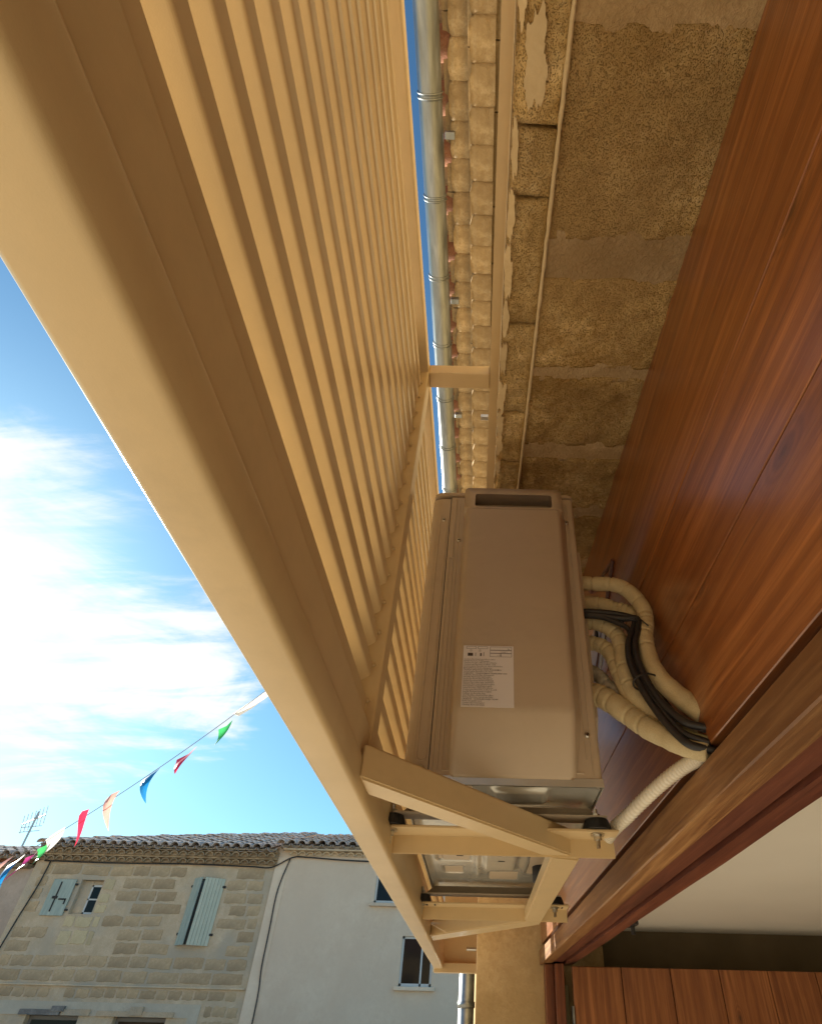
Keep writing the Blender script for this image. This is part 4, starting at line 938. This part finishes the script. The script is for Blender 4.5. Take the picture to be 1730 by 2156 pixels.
# --- unseen terrace added behind the viewer to bounce sunlight onto the far houses
bh = thing('bounce_terrace', (-14, -13, -H), 'long pale plastered terrace added unseen behind the viewer to bounce sunlight', 'house')
b = BM(); ops = [(x, x + 1.0, z0_, z0_ + 1.7) for x in range(-27, -3, 3) for z0_ in (-1.2, 1.9)]
bb = BM(); wall_with_holes(bb, -28, -1.5, -H, 5.0, ops, 0, -.3)
for v in bb.verts: v.co.y = -13 + v.co.y
obj('wall', bb, 'jamb', bh); b.free()
for (xa, xb, za, zb) in ops:
    b = BM(); box(b, xa, xb, -13.3, -13.25, za, zb); obj('window', b, 'glass', bh)
b = BM(); prism(b, [(-12.6, 5.0), (-18, 6.8), (-23, 5.0)], 'x', -28.2, -1.3); obj('roof', b, 'terracotta', bh)
# cables on the far houses
def cable(name, pts, r, label):
    b = BM(); tube(b, spline(pts, 6), r, 6); return tag(obj(name, b, 'cable', smooth=True), label, 'cable')
cable('wall_cable', [(-14.2, FY - .06, 4.1), (-14.25, FY - .06, 3.4), (-14.4, FY - .05, 2.6), (-14.5, FY - .06, 1.9), (-14.62, FY - .05, 1.25), (-14.8, FY - .05, .9)], .022, 'black cable slanting down the left side of the stone house')
cable('wall_cable', [(-6.35, FY - .07, 4.33), (-6.5, FY - .07, 3.7), (-6.55, FY - .07, 3.2), (-6.52, FY - .07, 2.4), (-6.5, FY - .07, 1.5), (-6.42, FY - .07, .8), (-6.4, FY - .07, -.6)], .022, 'black cable hanging down the joint between stone and rendered houses')
cable('wall_cable', [(-14.4, FY - .08, 4.09), (-12, FY - .08, 4.07), (-9.5, FY - .08, 4.09), (-7.6, FY - .08, 4.06), (-6.9, FY - .10, 4.05), (-6.3, FY - .1, 4.34), (-5.8, FY - .1, 4.36), (-4.5, FY - .1, 4.30), (-3, FY - .1, 4.28), (0, FY - .1, 4.28)], .020, 'black cable clipped along the wall below the far tiled eaves')
# aerial
an = thing('tv_aerial', (-20.9, 30, 3), 'slanting television aerial on a pole above the left roofs', 'aerial')
b = BM(); tube(b, [(-21.0, 30, 3.0), (-21.05, 30, 7.6)], .045, 8); obj('mast', b, 'aerial', an)
b = BM(); tube(b, [(-21.6, 30.1, 7.05), (-20.6, 29.9, 7.45)], .03, 6)
for k in range(7):
    p = Vector((-21.6, 30.1, 7.05)).lerp(Vector((-20.6, 29.9, 7.45)), k / 6); tube(b, [p + Vector((-.05, .2, -.33)), p + Vector((.05, -.2, .33))], .016, 5)
for z_ in (6.7, 6.9): tube(b, [(-21.5, 30, z_), (-20.6, 30, z_ + .1)], .016, 5)
obj('antenna_rods', b, 'aerial', an)
an2 = BM(); tube(an2, [(-23.4, 30, 3), (-23.4, 30, 6.6)], .035, 6); tag(obj('roof_pole', an2, 'aerial'), 'thin bare pole left of the television aerial', 'pole')

# ================================================================== BUNTING
bt = thing('bunting', (-4.5, 8, 2.6), 'string of coloured triangular pennants crossing the sky above the square', 'bunting')
def ST(s):      # point on the string, s 0..1 from the upper right end to the lower left one
    P0 = Vector((-3.236, 8, 3.663)); P1 = Vector((-5.734, 8, 1.396)); p = P0.lerp(P1, s); p.z += .02 - .33 * 4 * s * (1 - s) * .33; return p
b = BM(); tube(b, [ST(-.12 + 1.35 * k / 40) for k in range(41)], .005, 5); obj('string', b, 'gframe', bt)
flags = [(.03, 'white', .50, .20, -.30), (.175, 'green', .14, .30, .0), (.335, 'red', .19, .30, .04), (.465, 'blue', .15, .34, .12), (.60, 'rose', .12, .34, .08), (.70, 'red', .08, .30, -.05), (.81, 'white', .15, .22, -.20), (.865, 'green', .10, .20, .02), (.91, 'pink', .10, .34, -.10), (.955, 'blue', .13, .33, .08), (.995, 'rose', .20, .30, -.22), (1.05, 'pink', .12, .25, .05)]
d_ = (ST(1) - ST(0)).normalized()
for k, (s, c, wd_, ln, sw) in enumerate(flags):
    b = BM(); n = 8; p0 = ST(s) - d_ * wd_ * .75; p1 = ST(s) + d_ * wd_ * .75; rows_ = []
    for j in range(n + 1):
        v = j / n; wdt = (1 - v) ** .95; mid = (p0 + p1) / 2 + Vector((sw * v * v, .10 * math.sin(v * 2.6 + k), -ln * 1.15 * v))
        a = mid + (p0 - p1) * .5 * wdt; e = mid + (p1 - p0) * .5 * wdt; cc = mid + Vector((0, .05 * math.sin(k + v * 4), 0)) * wdt
        rows_.append([b.verts.new(q + Vector((0, 0, H))) for q in (a, (a + cc) / 2, cc, (cc + e) / 2, e)])
    for r0_, r1_ in zip(rows_, rows_[1:]):
        for i in range(4): b.faces.new((r0_[i], r0_[i + 1], r1_[i + 1], r1_[i]))
    obj('pennant', b, 'flag_' + c, bt, True)
